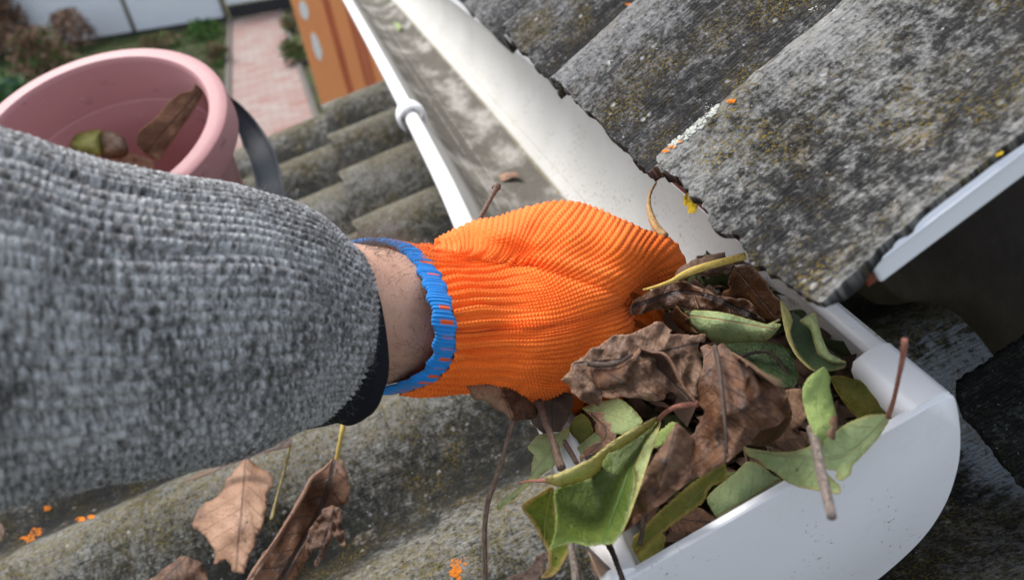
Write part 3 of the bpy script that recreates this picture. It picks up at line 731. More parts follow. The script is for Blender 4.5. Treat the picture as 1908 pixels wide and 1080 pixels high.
# ------------------------------------------------------------------ glove: traced knit ribs, near face then far face
ribs = [
 [(700,458),(735,453),(770,456),(798,459),(808,463)],
 [(715,460),(770,464),(815,472),(843,478),(851,466),(847,447),(838,437)],
 [(738,464),(800,475),(853,484),(877,472),(882,446),(886,415)],
 [(758,474),(820,488),(880,489),(910,473),(922,442),(928,407)],
 [(775,487),(830,498),(900,494),(938,481),(957,442),(968,393)],
 [(790,500),(850,507),(920,498),(965,479),(987,442),(1008,408),(1032,378)],
 [(802,514),(863,514),(928,504),(974,490),(1002,463),(1032,431),(1056,402),(1075,379)],
 [(812,528),(868,525),(940,516),(990,506),(1014,484),(1043,456),(1077,430),(1104,388)],
 [(821,542),(875,538),(947,530),(1005,522),(1032,500),(1066,474),(1106,448),(1139,402)],
 [(828,555),(880,550),(950,544),(1015,536),(1046,515),(1086,492),(1131,462),(1164,411)],
 [(834,568),(890,563),(960,558),(1025,549),(1062,530),(1106,508),(1160,478),(1198,426)],
 [(839,581),(900,576),(970,572),(1035,563),(1085,545),(1131,528),(1184,492),(1227,436)],
 [(843,594),(905,590),(975,588),(1040,578),(1095,560),(1145,545),(1200,508),(1259,453)],
 [(845,607),(910,604),(980,603),(1045,593),(1100,576),(1150,558),(1215,518),(1279,490)],
 [(846,620),(910,618),(985,618),(1050,608),(1105,592),(1150,573),(1182,556),(1207,536)],
 [(846,633),(915,632),(990,633),(1055,623),(1110,608),(1150,597),(1168,587),(1178,571)],
 [(844,646),(915,646),(995,649),(1060,641),(1115,626),(1150,617),(1170,610),(1176,600)],
 [(840,660),(910,661),(995,665),(1060,660),(1115,646),(1150,640),(1176,638)],
 [(833,674),(905,676),(990,681),(1055,681),(1110,668),(1174,664)],
 [(820,688),(895,691),(975,696),(1030,704),(1080,701),(1160,692)],
 [(802,701),(880,706),(950,709),(1005,722),(1060,722),(1125,715)],
 [(778,713),(850,718),(920,716),(965,733),(1010,739),(1070,735)],
 [(745,724),(800,725),(870,722),(920,722),(960,738),(1002,743),(1032,740)]]
danch = [(700,458,.408),(770,462,.404),(745,724,.392),(800,700,.376),(846,620,.362),(835,560,.366),(790,500,.386),(950,600,.376),(1100,600,.394),(1170,600,.414),(1170,680,.420),
 (1000,690,.380),(1000,742,.398),(870,722,.394),(850,470,.418),(838,437,.432),(900,409,.445),(930,445,.424),(880,486,.412),(950,500,.412),(1030,378,.452),(1104,388,.455),(1060,440,.421),(1000,480,.411),(1030,520,.400),
 (1100,480,.416),(1150,450,.424),(1198,426,.447),(1259,453,.456),(1279,490,.462),(1207,536,.440),(1183,554,.430),(1120,540,.402),(1060,735,.410),(1125,715,.420),(960,640,.372),(900,560,.377)]
NR, NC = 560, 560
MC = 44
Rw = np.array([spline(r_, MC) for r_ in ribs])                        # (rows, MC, 2)
# spacing between neighbouring ribs decides how many wales lie between them
gap = np.linalg.norm(np.diff(Rw[:, 6:38], axis=0), axis=2).mean(1)
wal = np.r_[0, np.cumsum(gap / 8.6)]; wal *= round(wal[-1]) / wal[-1]
wf = np.linspace(0, wal[-1], NR)
def crom(x, xp, Y):
    """monotone-ish cubic along axis 0"""
    i = np.clip(np.searchsorted(xp, x) - 1, 0, len(xp) - 2); h = xp[i + 1] - xp[i]; t = ((x - xp[i]) / h)
    m_ = np.gradient(Y, xp, axis=0); sh = (-1,) + (1,) * (Y.ndim - 1); t = t.reshape(sh); h = h.reshape(sh)
    return (2*t**3-3*t**2+1)*Y[i] + (t**3-2*t**2+t)*h*m_[i] + (-2*t**3+3*t**2)*Y[i+1] + (t**3-t**2)*h*m_[i+1]
G1 = crom(wf, wal, Rw)
cf = np.linspace(0, 1, NC)
PXg = crom(cf, np.linspace(0, 1, MC), G1.transpose(1, 0, 2)).transpose(1, 0, 2)        # (NR, NC, 2)
d0 = tps(danch, PXg[::8, ::8].reshape(-1, 2)).reshape(PXg[::8, ::8].shape[:2])
def up2(a, shp):
    y = np.linspace(0, a.shape[0] - 1, shp[0]); x = np.linspace(0, a.shape[1] - 1, shp[1])
    a = np.stack([np.interp(y, np.arange(a.shape[0]), a[:, j]) for j in range(a.shape[1])], 1)
    return np.stack([np.interp(x, np.arange(a.shape[1]), a[i]) for i in range(shp[0])], 0)
d0 = up2(d0, (NR, NC))
# distance (px) to the outline: first row, last row, ends
def edge_round():
    ends = PXg[:, -1]; out = np.vstack([PXg[0, ::6], ends[::3], PXg[-1, ::6]])
    sub = PXg[::8, ::8].reshape(-1, 2)
    d = np.linalg.norm(sub[:, None] - out[None], axis=2).min(1).reshape(PXg[::8, ::8].shape[:2])
    return up2(d, (NR, NC))
dist = edge_round(); s_ = np.clip(dist / 46, 0, 1); rd = np.sqrt(1 - (1 - s_) ** 2)
near_d = d0 + .017 * (1 - rd)
# folds and dents in the knit
fold = lambda x0, y0, x1, y1, w, a: a * np.exp(-(((PXg[..., 0]-x0)*(y1-y0)-(PXg[..., 1]-y0)*(x1-x0))/math.hypot(x1-x0, y1-y0)/w)**2) * np.exp(-np.clip(np.abs(((PXg[..., 0]-(x0+x1)/2)*(x1-x0)+(PXg[..., 1]-(y0+y1)/2)*(y1-y0))/math.hypot(x1-x0, y1-y0))-math.hypot(x1-x0,y1-y0)/2, 0, 400)**2/(18.**2))
near_d = near_d + fold(880,497,985,497,10,.0035) + fold(995,500,1140,545,9,.0026) - fold(1010,480,1150,515,11,.003) - fold(900,425,1000,455,16,.004) \
   + fold(1030,708,1090,690,10,.003) + fold(900,712,960,722,8,.003) - fold(985,725,1040,722,12,.003) + fold(1150,560,1188,545,7,.003) - fold(870,520,1000,545,12,.0015) + fold(860,570,1000,580,9,.0012) + fold(870,650,1000,662,9,.0012)
wv = wf[:, None] * np.ones((1, NC))
seg = np.linalg.norm(np.diff(PXg, axis=1), axis=2); al = np.concatenate([np.zeros((NR, 1)), np.cumsum(seg, axis=1)], 1)
cv = al / 6.6                                                         # course number along each rib
wr = np.abs(np.sin(np.pi * wv))                                       # one rounded ridge per wale
fr = np.mod(wv, 1) - .5
st = .5 + .5 * np.cos(2 * np.pi * (cv + np.abs(fr) * .9))
knit = wr ** .85 * (.50 + .50 * st)
cuffw = np.clip((1010 - PXg[..., 0]) / 130, 0, 1) * np.clip((PXg[..., 1] - 455) / 30, 0, 1)    # 2x1 rib of the wrist part
grp = np.cos(2 * np.pi * wv / 3) 
bigrib = cuffw * (.5 + .5 * grp) ** 1.0
def vn(P):
    du = np.gradient(P, axis=1); dv = np.gradient(P, axis=0); n_ = np.cross(du, dv); n_ /= np.linalg.norm(n_, axis=2)[..., None] + 1e-12
    return n_
Pn = ats(PXg.reshape(-1, 2), near_d.ravel()).reshape(NR, NC, 3)
nn_ = vn(Pn); tov = C0 - Pn; sg = np.sign((nn_ * tov).sum(2)); nn_ *= sg[..., None]
wob = lattice((NR, NC), (70, 60), 3) * .0006
Pn = Pn + nn_ * (knit * .00185 + bigrib * .0027 + wob + lattice((NR, NC), (5, 4), 9) * .00007)[..., None]
uvn = np.stack([wv, cv], -1).reshape(-1, 2)
# far face
sub = slice(None, None, 4)
iu = np.r_[np.arange(0, NR, 4), NR - 1]; iv = np.r_[np.arange(0, NC, 4), NC - 1]
Pf0 = PXg[np.ix_(iu, iv)]; rdf = rd[np.ix_(iu, iv)]; df = d0[np.ix_(iu, iv)] + .017 + .030 * rdf
tt = np.linspace(0, 1, len(iv))[None]; rr_ = np.linspace(0, 1, len(iu))[:, None]
sh_ = -150 * np.clip(1 - tt / .35, 0, 1) ** 1.4 * np.sin(np.pi * rr_) ** .8
Pf0 = Pf0 + np.stack([sh_ * np.ones_like(Pf0[..., 0]), np.zeros_like(Pf0[..., 0])], -1)
Pf = ats(Pf0.reshape(-1, 2), df.ravel()).reshape(len(iu), len(iv), 3)
# stitch both faces into one mesh
Va = Pn.reshape(-1, 3); Vb = Pf.reshape(-1, 3); oa = len(Va)
ia = np.arange(NR * NC).reshape(NR, NC); ib = oa + np.arange(Pf.shape[0] * Pf.shape[1]).reshape(Pf.shape[:2])
Fa = np.stack([ia[:-1, :-1].ravel(), ia[:-1, 1:].ravel(), ia[1:, 1:].ravel(), ia[1:, :-1].ravel()], 1)
Fb = np.stack([ib[:-1, :-1].ravel(), ib[1:, :-1].ravel(), ib[1:, 1:].ravel(), ib[:-1, 1:].ravel()], 1)
def seam(ea, eb):
    """ea fine edge, eb coarse edge (every 4th)"""
    F = []
    for k in range(len(eb) - 1):
        a0 = 4 * k; a1 = min(4 * k + 4, len(ea) - 1) if k < len(eb) - 2 else len(ea) - 1
        for j in range(a0, a1): F.append((ea[j], ea[j + 1], eb[k + 1], eb[k]) if j == a0 else (ea[j], ea[j + 1], eb[k + 1], eb[k + 1]))
    return F
quads = [f for e in (seam(ia[0], ib[0]), seam(ia[-1], ib[-1]), seam(ia[:, -1], ib[:, -1])) for f in e]
tri = [f[:3] for f in quads if f[2] == f[3]]; qd = [f for f in quads if f[2] != f[3]]
Fq = np.vstack([Fa, Fb, np.array(qd)]); 
me = bpy.data.meshes.new('glove'); Fl = Fq.ravel().tolist() + [i for f in tri for i in f]
V_ = np.vstack([Va, Vb]); me.vertices.add(len(V_)); me.vertices.foreach_set('co', V_.astype(np.float32).ravel())
me.loops.add(len(Fl)); me.loops.foreach_set('vertex_index', np.array(Fl, np.int32)); nq, ntr = len(Fq), len(tri); me.polygons.add(nq + ntr)
me.polygons.foreach_set('loop_start', np.r_[np.arange(nq) * 4, nq * 4 + np.arange(ntr) * 3].astype(np.int32))
me.polygons.foreach_set('loop_total', np.r_[np.full(nq, 4), np.full(ntr, 3)].astype(np.int32)); me.update(calc_edges=True); me.validate()
setuv(me, np.vstack([uvn, np.stack([wv[np.ix_(iu, iv)], cv[np.ix_(iu, iv)]], -1).reshape(-1, 2)]))
M = NM('orange_knit_yarn', .75, .25); uv = M.uv(); o = M.obj()
c = M.mix(M.noise(o, 55, 3), (.86, .140, .010), (.92, .190, .018))
fib = M.noise(M.map(uv, sc=(9, 2.5, 1)), 2.2, 4, .7)
c = M.mix(M.math('MULTIPLY', M.step(fib, .4, .8), .45), c, (.95, .255, .038))
c = M.mix(M.math('MULTIPLY', M.step(M.noise(uv, 3.3, 2, .6), .70, .76), .55), c, (.75, .42, .42))
c = M.mix(M.math('MULTIPLY', M.step(M.noise(o, 20, 4, .6), .60, .75), .25), c, (.62, .10, .02))
M.b.inputs['Sheen Weight'].default_value = .25; M.b.inputs['Sheen Roughness'].default_value = .5; M.b.inputs['Sheen Tint'].default_value = (1, .6, .35, 1)
m_glove = M.fin(c, M.bump(fib, .0003, .7))
glove = link('glove', me, m_glove, ps)
M = NM('orange_knit_finger', .75, .25); u, v, _ = M.sep(M.uv())
rb_ = M.math('ABSOLUTE', M.math('SINE', M.math('MULTIPLY', v, 37.7)))
m_finger = M.fin(M.mix(M.noise(M.obj(), 55, 3), (.86, .140, .010), (.92, .190, .018)), M.bump(M.math('MULTIPLY', rb_, M.math('ADD', .6, M.math('MULTIPLY', M.math('SINE', M.math('MULTIPLY', u, 160)), .3))), .0014, 1))
# gloved fingers reaching down into the leaves (thumb on the near side)
def finger(pts, rad, name='finger'):
    P = [at(*p) for p in pts]; b = MB(); b.tube(P, rad, 20, 60); o = b.build(name, m_finger, glove)
    o.data.update(); return o
finger([(1140,545,.432),(1190,570,.462),(1222,620,.492),(1222,665,.510)], [.012, .0115, .010, .0075])
finger([(1125,590,.430),(1175,612,.462),(1205,660,.490),(1202,712,.507)], [.012, .0118, .0105, .008])
finger([(1120,640,.425),(1165,660,.452),(1190,710,.482),(1178,760,.50)], [.012, .0115, .010, .0075])
finger([(1090,690,.420),(1125,715,.445),(1140,760,.470),(1126,800,.485)], [.011, .0105, .009, .007])
finger([(1000,690,.415),(1040,715,.440),(1072,750,.462),(1090,790,.475)], [.013, .0125, .011, .0085], 'thumb')

# blue overlocked edge: a band with wrapped yarn
near_arc = spline([(692,457),(735,456),(775,470),(812,510),(835,565),(845,620),(840,665),(815,697),(775,715),(735,725),(700,726)], 120)
nd_ = tps(danch, near_arc) - .001; nd_[:25] += np.linspace(.012, 0, 25); nd_[-25:] += np.linspace(0, .012, 25)
far_arc = spline([(700,726),(655,690),(610,590),(640,480),(692,457)], 60)[1:-1]; fd_ = np.interp(np.linspace(0, 1, 58), [0, .25, .5, .75, 1], [.41, .432, .44, .438, .42])
ringP = np.vstack([ats(near_arc, nd_), ats(far_arc, fd_)])
axis_ = unit(at(900, 590, .40) - at(600, 560, .372))
rc = ringP.mean(0); nring = 1500
ringP = spline(np.vstack([ringP, ringP[:1]]), nring + 1)[:-1]
Tn = np.gradient(ringP, axis=0); Tn /= np.linalg.norm(Tn, axis=1)[:, None]
rad_ = ringP - rc; rad_ -= (rad_ * Tn).sum(1)[:, None] * Tn; rad_ -= (rad_ @ axis_)[:, None] * axis_; rad_ /= np.linalg.norm(rad_, axis=1)[:, None]
V = []; secn = 26; half = .0056
ang = np.linspace(0, 2 * np.pi, secn, endpoint=False)
sk = np.arange(nring) / nring * 165; rgs = np.random.default_rng(3); amps = rgs.uniform(.6, 1.2, 200)
for i in range(nring):
    y_ = abs(math.sin(math.pi * sk[i])) * amps[int(sk[i])]
    y2 = abs(math.sin(math.pi * sk[i] * 2 + .6))
    for a in ang:
        w_ = (half + .0008 * math.sin(i * .11)) * math.copysign(abs(math.cos(a)) ** .75, math.cos(a)); t_ = .0014 * math.copysign(abs(math.sin(a)) ** .8, math.sin(a))
        k_ = 1 + .5 * y_ * (math.sin(a) > -.3) + .12 * y2
        V.append(ringP[i] - axis_ * (w_ * (.9 + .1 * y_) + half * .75) + rad_[i] * (t_ * k_ + .0008))
V = np.array(V).reshape(nring, secn, 3); idx = np.arange(nring * secn).reshape(nring, secn); idx = np.vstack([idx, idx[:1]]); idx = np.hstack([idx, idx[:, :1]])
F = np.stack([idx[:-1, :-1].ravel(), idx[:-1, 1:].ravel(), idx[1:, 1:].ravel(), idx[1:, :-1].ravel()], 1)
me = fast_mesh('cuff_binding', V.reshape(-1, 3), F)
uvb = np.stack([np.repeat(sk, secn), np.tile(np.cos(ang), nring)], 1); setuv(me, uvb)
M = NM('blue_overlock_yarn', .8, .2); uv = M.uv(); u, v, _ = M.sep(uv); o = M.obj()
c = M.mix(M.noise(M.map(uv, sc=(5, 2, 1)), 3, 3, .7), (.004, .16, .56), (.015, .36, .92))
u4 = M.math('MULTIPLY', u, .3)
gapm = M.math('MULTIPLY', M.step(M.math('ABSOLUTE', M.math('SUBTRACT', M.math('FRACT', u4), .5)), .20, .12), M.step(M.math('ABSOLUTE', M.math('SUBTRACT', v, -.15)), .50, .36))
gapm = M.math('MULTIPLY', gapm, M.step(M.noise(M.comb(M.math('FLOOR', u4), 0, 0), 3.3, 1), .45, .50))
c = M.mix(gapm, c, (.80, .11, .02))
M.b.inputs['Sheen Weight'].default_value = .2
m_blue = M.fin(c, M.bump(M.noise(M.map(uv, sc=(30, 3, 1)), 2, 3, .7), .0005, .8))
link('cuff_binding', me, m_blue, glove)

def fuzz(parent, P, Nr, n, mat, lo, hi, rad, seed):
    rr = np.random.default_rng(seed); b = MB(); H_, W_ = P.shape[:2]
    for k in range(n):
        i, j = rr.integers(0, H_ - 1), rr.integers(0, W_ - 1); p = P[i, j]; q = Nr[i, j]; L_ = rr.uniform(lo, hi)
        d1 = unit(q * rr.uniform(.3, 1) + rr.normal(size=3) * .6); d2 = unit(d1 + rr.normal(size=3) * .7)
        b.tube([p - q * .0003, p + d1 * L_ * .5, p + d1 * L_ * .5 + d2 * L_ * .5], [rad, rad * .8, rad * .4], 3, 5, cap=False)
    tag(b.build('loose_fibres', mat, parent), kind='stuff')
fuzz(glove, Pn, nn_, 2600, m_glove, .0010, .0030, .000032, 4)

# ------------------------------------------------------------------ tubes from silhouettes: (top x,y, bottom x,y, centre depth, near-side shift x,y, radius towards the viewer)
def sil_tube(st, n_u, n_v, power=1.0):
    S_ = crom(np.linspace(0, 1, n_u), np.linspace(0, 1, len(st)), np.array(st, float))
    th = np.linspace(0, 2 * np.pi, n_v, endpoint=False); V = np.empty((n_u, n_v, 3)); 
    for i, (tx, ty, bx, by, d, sx_, sy_, rz) in enumerate(S_):
        c = at((tx + bx) / 2, (ty + by) / 2, d); Ht = at(tx, ty, d) - c; Nn_ = at((tx + bx) / 2 + sx_, (ty + by) / 2 + sy_, d - rz) - c
        V[i] = c + np.cos(th)[:, None] * Ht + np.sin(th)[:, None] * Nn_
    return V, th
# forearm and hand core, one skin
arm_st = [(-900,150,-760,960,.235,0,0,.043),(-320,240,-260,870,.272,0,0,.040),(-60,300,-20,860,.29,30,0,.040),(250,375,260,825,.325,45,0,.036),(480,415,470,765,.355,58,0,.030),(580,440,570,738,.372,70,0,.026),(650,455,640,724,.386,95,6,.023),(722,468,702,716,.398,98,6,.021),(790,505,780,700,.412,50,2,.018),(870,530,870,680,.425,10,0,.015),(960,520,960,680,.428,5,0,.012),(1060,530,1050,670,.432,5,0,.009),(1090,570,1080,620,.435,0,0,.002)]
NU_, NV_ = 200, 120
V, th = sil_tube(arm_st, NU_, NV_)
idx = np.arange(NU_ * NV_).reshape(NU_, NV_); ix = np.hstack([idx, idx[:, :1]])
dV = lattice((NU_, NV_), (14, 10), 5) * .0004
nV = vn(V); V = V + nV * dV[..., None]
me = fast_mesh('arm', V.reshape(-1, 3), np.stack([ix[:-1, :-1].ravel(), ix[1:, :-1].ravel(), ix[1:, 1:].ravel(), ix[:-1, 1:].ravel()], 1))
setuv(me, np.stack(np.meshgrid(np.linspace(0, 60, NU_), th, indexing='ij'), -1).reshape(-1, 2))
M = NM('skin', .55, .35); uv = M.uv(); o = M.obj()
c = M.mix(M.noise(o, 40, 4), (.52, .29, .20), (.62, .38, .275)); c = M.mix(M.math('MULTIPLY', M.step(M.noise(o, 110, 3), .5, .75), .35), c, (.42, .19, .13))
crease = M.noise(M.map(uv, sc=(2.2, .35, 1)), 2, 4, .7, .6)
pore = M.vor(o, 900)
M.b.inputs['Subsurface Weight'].default_value = .12; M.b.inputs['Subsurface Radius'].default_value = (.006, .002, .001); M.b.inputs['Subsurface Scale'].default_value = 1
m_skin = M.fin(c, M.bump(M.math('ADD', M.math('MULTIPLY', crease, .9), M.math('MULTIPLY', pore, .25)), .0012, .6))
arm = link('arm', me, m_skin, ps)
# hairs on the forearm: each a fine tapering strand
b = MB(); rh = np.random.default_rng(11)
for k in range(700):
    i = int(rh.uniform(.49, .622) * NU_); top = rh.random() < .62
    j = int((rh.normal(0, .055) if top else rh.uniform(-.02, .46)) * NV_) % NV_
    p = V[i, j]; n_ = nV[i, j]; n_ = n_ if n_ @ (p - V[i].mean(0)) > 0 else -n_
    ax_ = unit(V[i + 3, j] - V[i - 3, j]); side = np.cross(n_, ax_)
    L = rh.uniform(.008, .017) * (1.25 if top else .38)
    up_ = rh.uniform(.35, .9) if top else rh.uniform(.1, .3)
    d1 = unit(ax_ * rh.uniform(-.1, 1) + n_ * up_ + side * rh.normal(0, .45)); d2 = unit(d1 + ax_ * rh.uniform(-.2, .6) - n_ * .25 + side * rh.normal(0, .35))
    b.tube([p - n_ * .0006, p + d1 * L * .5, p + d1 * L * .5 + d2 * L * .55], [.00007, .00006, .00003], 3, 6, cap=False)
m_hair = plain('arm_hair', (.085, .045, .022), .5, .4, .3, 50)
tag(b.build('arm_hair', m_hair, arm), kind='stuff')

# black undershirt cuff
us = [(550,425,560,800,.350,56,8,.033),(602,440,618,790,.358,74,12,.0335),(630,458,640,782,.364,78,26,.0325),(638,464,650,774,.366,80,30,.032),(636,468,648,770,.367,76,28,.0305),(610,474,630,756,.362,70,22,.029)]
V2, _ = sil_tube(us, 70, 120); V2 = V2 + vn(V2) * (lattice((70, 120), (7, 9), 8) * .0005)[..., None]
ix2 = np.arange(70 * 120).reshape(70, 120); ix2 = np.hstack([ix2, ix2[:, :1]])
me = fast_mesh('undershirt_cuff', V2.reshape(-1, 3), np.stack([ix2[:-1, :-1].ravel(), ix2[1:, :-1].ravel(), ix2[1:, 1:].ravel(), ix2[:-1, 1:].ravel()], 1))
m_blk = plain('black_jersey', (.010, .011, .016), .85, .15, .3, 300, .0006, 1500)
link('undershirt_cuff', me, m_blk, ps)

# grey marled sleeve
sv_st = [(-960,40,-800,1090,.225,0,0,.066),(-330,160,-250,985,.262,0,0,.062),(-160,205,-120,968,.268,5,0,.060),(0,238,10,946,.278,12,0,.058),(150,287,150,913,.292,22,0,.055),(300,322,300,883,.307,32,0,.052),(430,344,425,855,.322,44,0,.048),(520,369,510,826,.334,56,0,.044),(588,403,568,803,.345,64,0,.040),(622,436,596,792,.353,74,0,.0365),(638,456,610,784,.358,78,-2,.0350),(642,463,614,778,.3595,74,-2,.0335),(634,468,610,770,.358,68,-2,.031),(600,468,580,760,.352,60,-2,.029)]
NS, NW = 1100, 960
V3, th = sil_tube(sv_st, NS, NW)
n3 = vn(V3); cen = V3.mean(1, keepdims=True); n3 *= np.sign((n3 * (V3 - cen)).sum(2))[..., None]
sl3 = np.concatenate([np.zeros((1, NW)), np.cumsum(np.linalg.norm(np.diff(V3, axis=0), axis=2), axis=0)], 0)[:, [0, NW // 4]].mean(1)
WN = 84; ucol = (th / (2 * np.pi) * WN)[None] * np.ones((NS, 1)) 
vrow = (sl3[-1] - sl3)[:, None] / .0026 * np.ones((1, NW))
# the knit wanders a little
ucol = ucol + lattice((NS, NW), (90, 120), 21) * .38 + lattice((NS, NW), (30, 40), 23) * .07
vrow = vrow + lattice((NS, NW), (80, 90), 22) * .7 + lattice((NS, NW), (24, 30), 24) * .10
f2 = np.mod(ucol, 1) - .5; row = np.abs(np.sin(np.pi * ucol)); stt = .5 + .5 * np.cos(2 * np.pi * (vrow + np.abs(f2) * .8))
cellr = rgs.normal(size=(260, 300)); ci, cj = np.floor(ucol).astype(int) % 260, np.floor(vrow).astype(int) % 300
amp_ = 1 + .35 * cellr[ci, cj]
inner = np.clip((sl3[-1] - sl3 - .045) / .03, 0, 1)[:, None]
groove = inner * np.exp(-((np.mod(ucol + lattice((NS, NW), (160, 200), 31) * .5, 6) - 3) / .55) ** 2) * (.55 + .45 * np.tanh(lattice((NS, NW), (130, 60), 32) * 1.5))
chan = inner * np.exp(-((np.mod(vrow, 13) - 6.5) / 1.5) ** 2) * (.3 + .3 * np.tanh(lattice((NS, NW), (60, 90), 33)))
folds = lattice((NS, NW), (170, 190), 34) * .0018 + lattice((NS, NW), (70, 110), 35) * .0004
hh = (row ** .7 * (.68 + .32 * stt) * (1 + .2 * (amp_ - 1))) * .0014 - groove * .0026 - chan * .0008 + folds + lattice((NS, NW), (3, 3), 36) * .00011
tip = np.clip((NS - np.arange(NS)) / (NS * .14), 0, 1)[:, None]; hh = hh - .0006 * (1 - tip) - .0017
V3 = V3 + n3 * hh[..., None]
idx = np.arange(NS * NW).reshape(NS, NW); ix = np.hstack([idx, idx[:, :1]])
me = fast_mesh('sweater_sleeve', V3.reshape(-1, 3), np.stack([ix[:-1, :-1].ravel(), ix[1:, :-1].ravel(), ix[1:, 1:].ravel(), ix[:-1, 1:].ravel()], 1))
setuv(me, np.stack([ucol, vrow], -1).reshape(-1, 2))
M = NM('grey_marled_wool', .95, .1); uv = M.uv(); o = M.obj()
# two-tone twisted yarn: the tone changes every stitch or two along the row
cell = M.noise(M.comb(M.math('MULTIPLY', M.math('FLOOR', M.sep(uv)[0]), 3.7), M.math('MULTIPLY', M.sep(uv)[1], .8)), 1.4, 3, .7)
fibr = M.noise(M.map(uv, sc=(2.2, 5, 1)), 2.3, 3, .7)
cell2 = M.noise(M.map(uv, sc=(1.1, 1.0, 1), loc=(3, 3, 0)), 1.15, 3, .7)
f = M.math('ADD', M.math('ADD', M.math('MULTIPLY', cell, .36), M.math('MULTIPLY', cell2, .42)), M.math('MULTIPLY', fibr, .32))
f = M.math('ADD', f, M.math('MULTIPLY', M.math('SUBTRACT', M.noise(o, 30, 2), .5), .18))
c = M.ramp(f, [(.44, (.014, .013, .012)), (.50, (.062, .060, .057)), (.545, (.21, .21, .21)), (.625, (.50, .51, .52))])
c = M.mix(M.math('MULTIPLY', M.step(M.noise(uv, .9, 3, .6), .58, .68), .5), c, (.16, .13, .11))
M.b.inputs['Sheen Weight'].default_value = .3; M.b.inputs['Sheen Roughness'].default_value = .6
m_wool = M.fin(c, M.bump(fibr, .0006, .8))
slv = link('sweater_sleeve', me, m_wool, ps)
fuzz(slv, V3[:, :NW], n3, 4200, m_wool, .002, .006, .00005, 6)

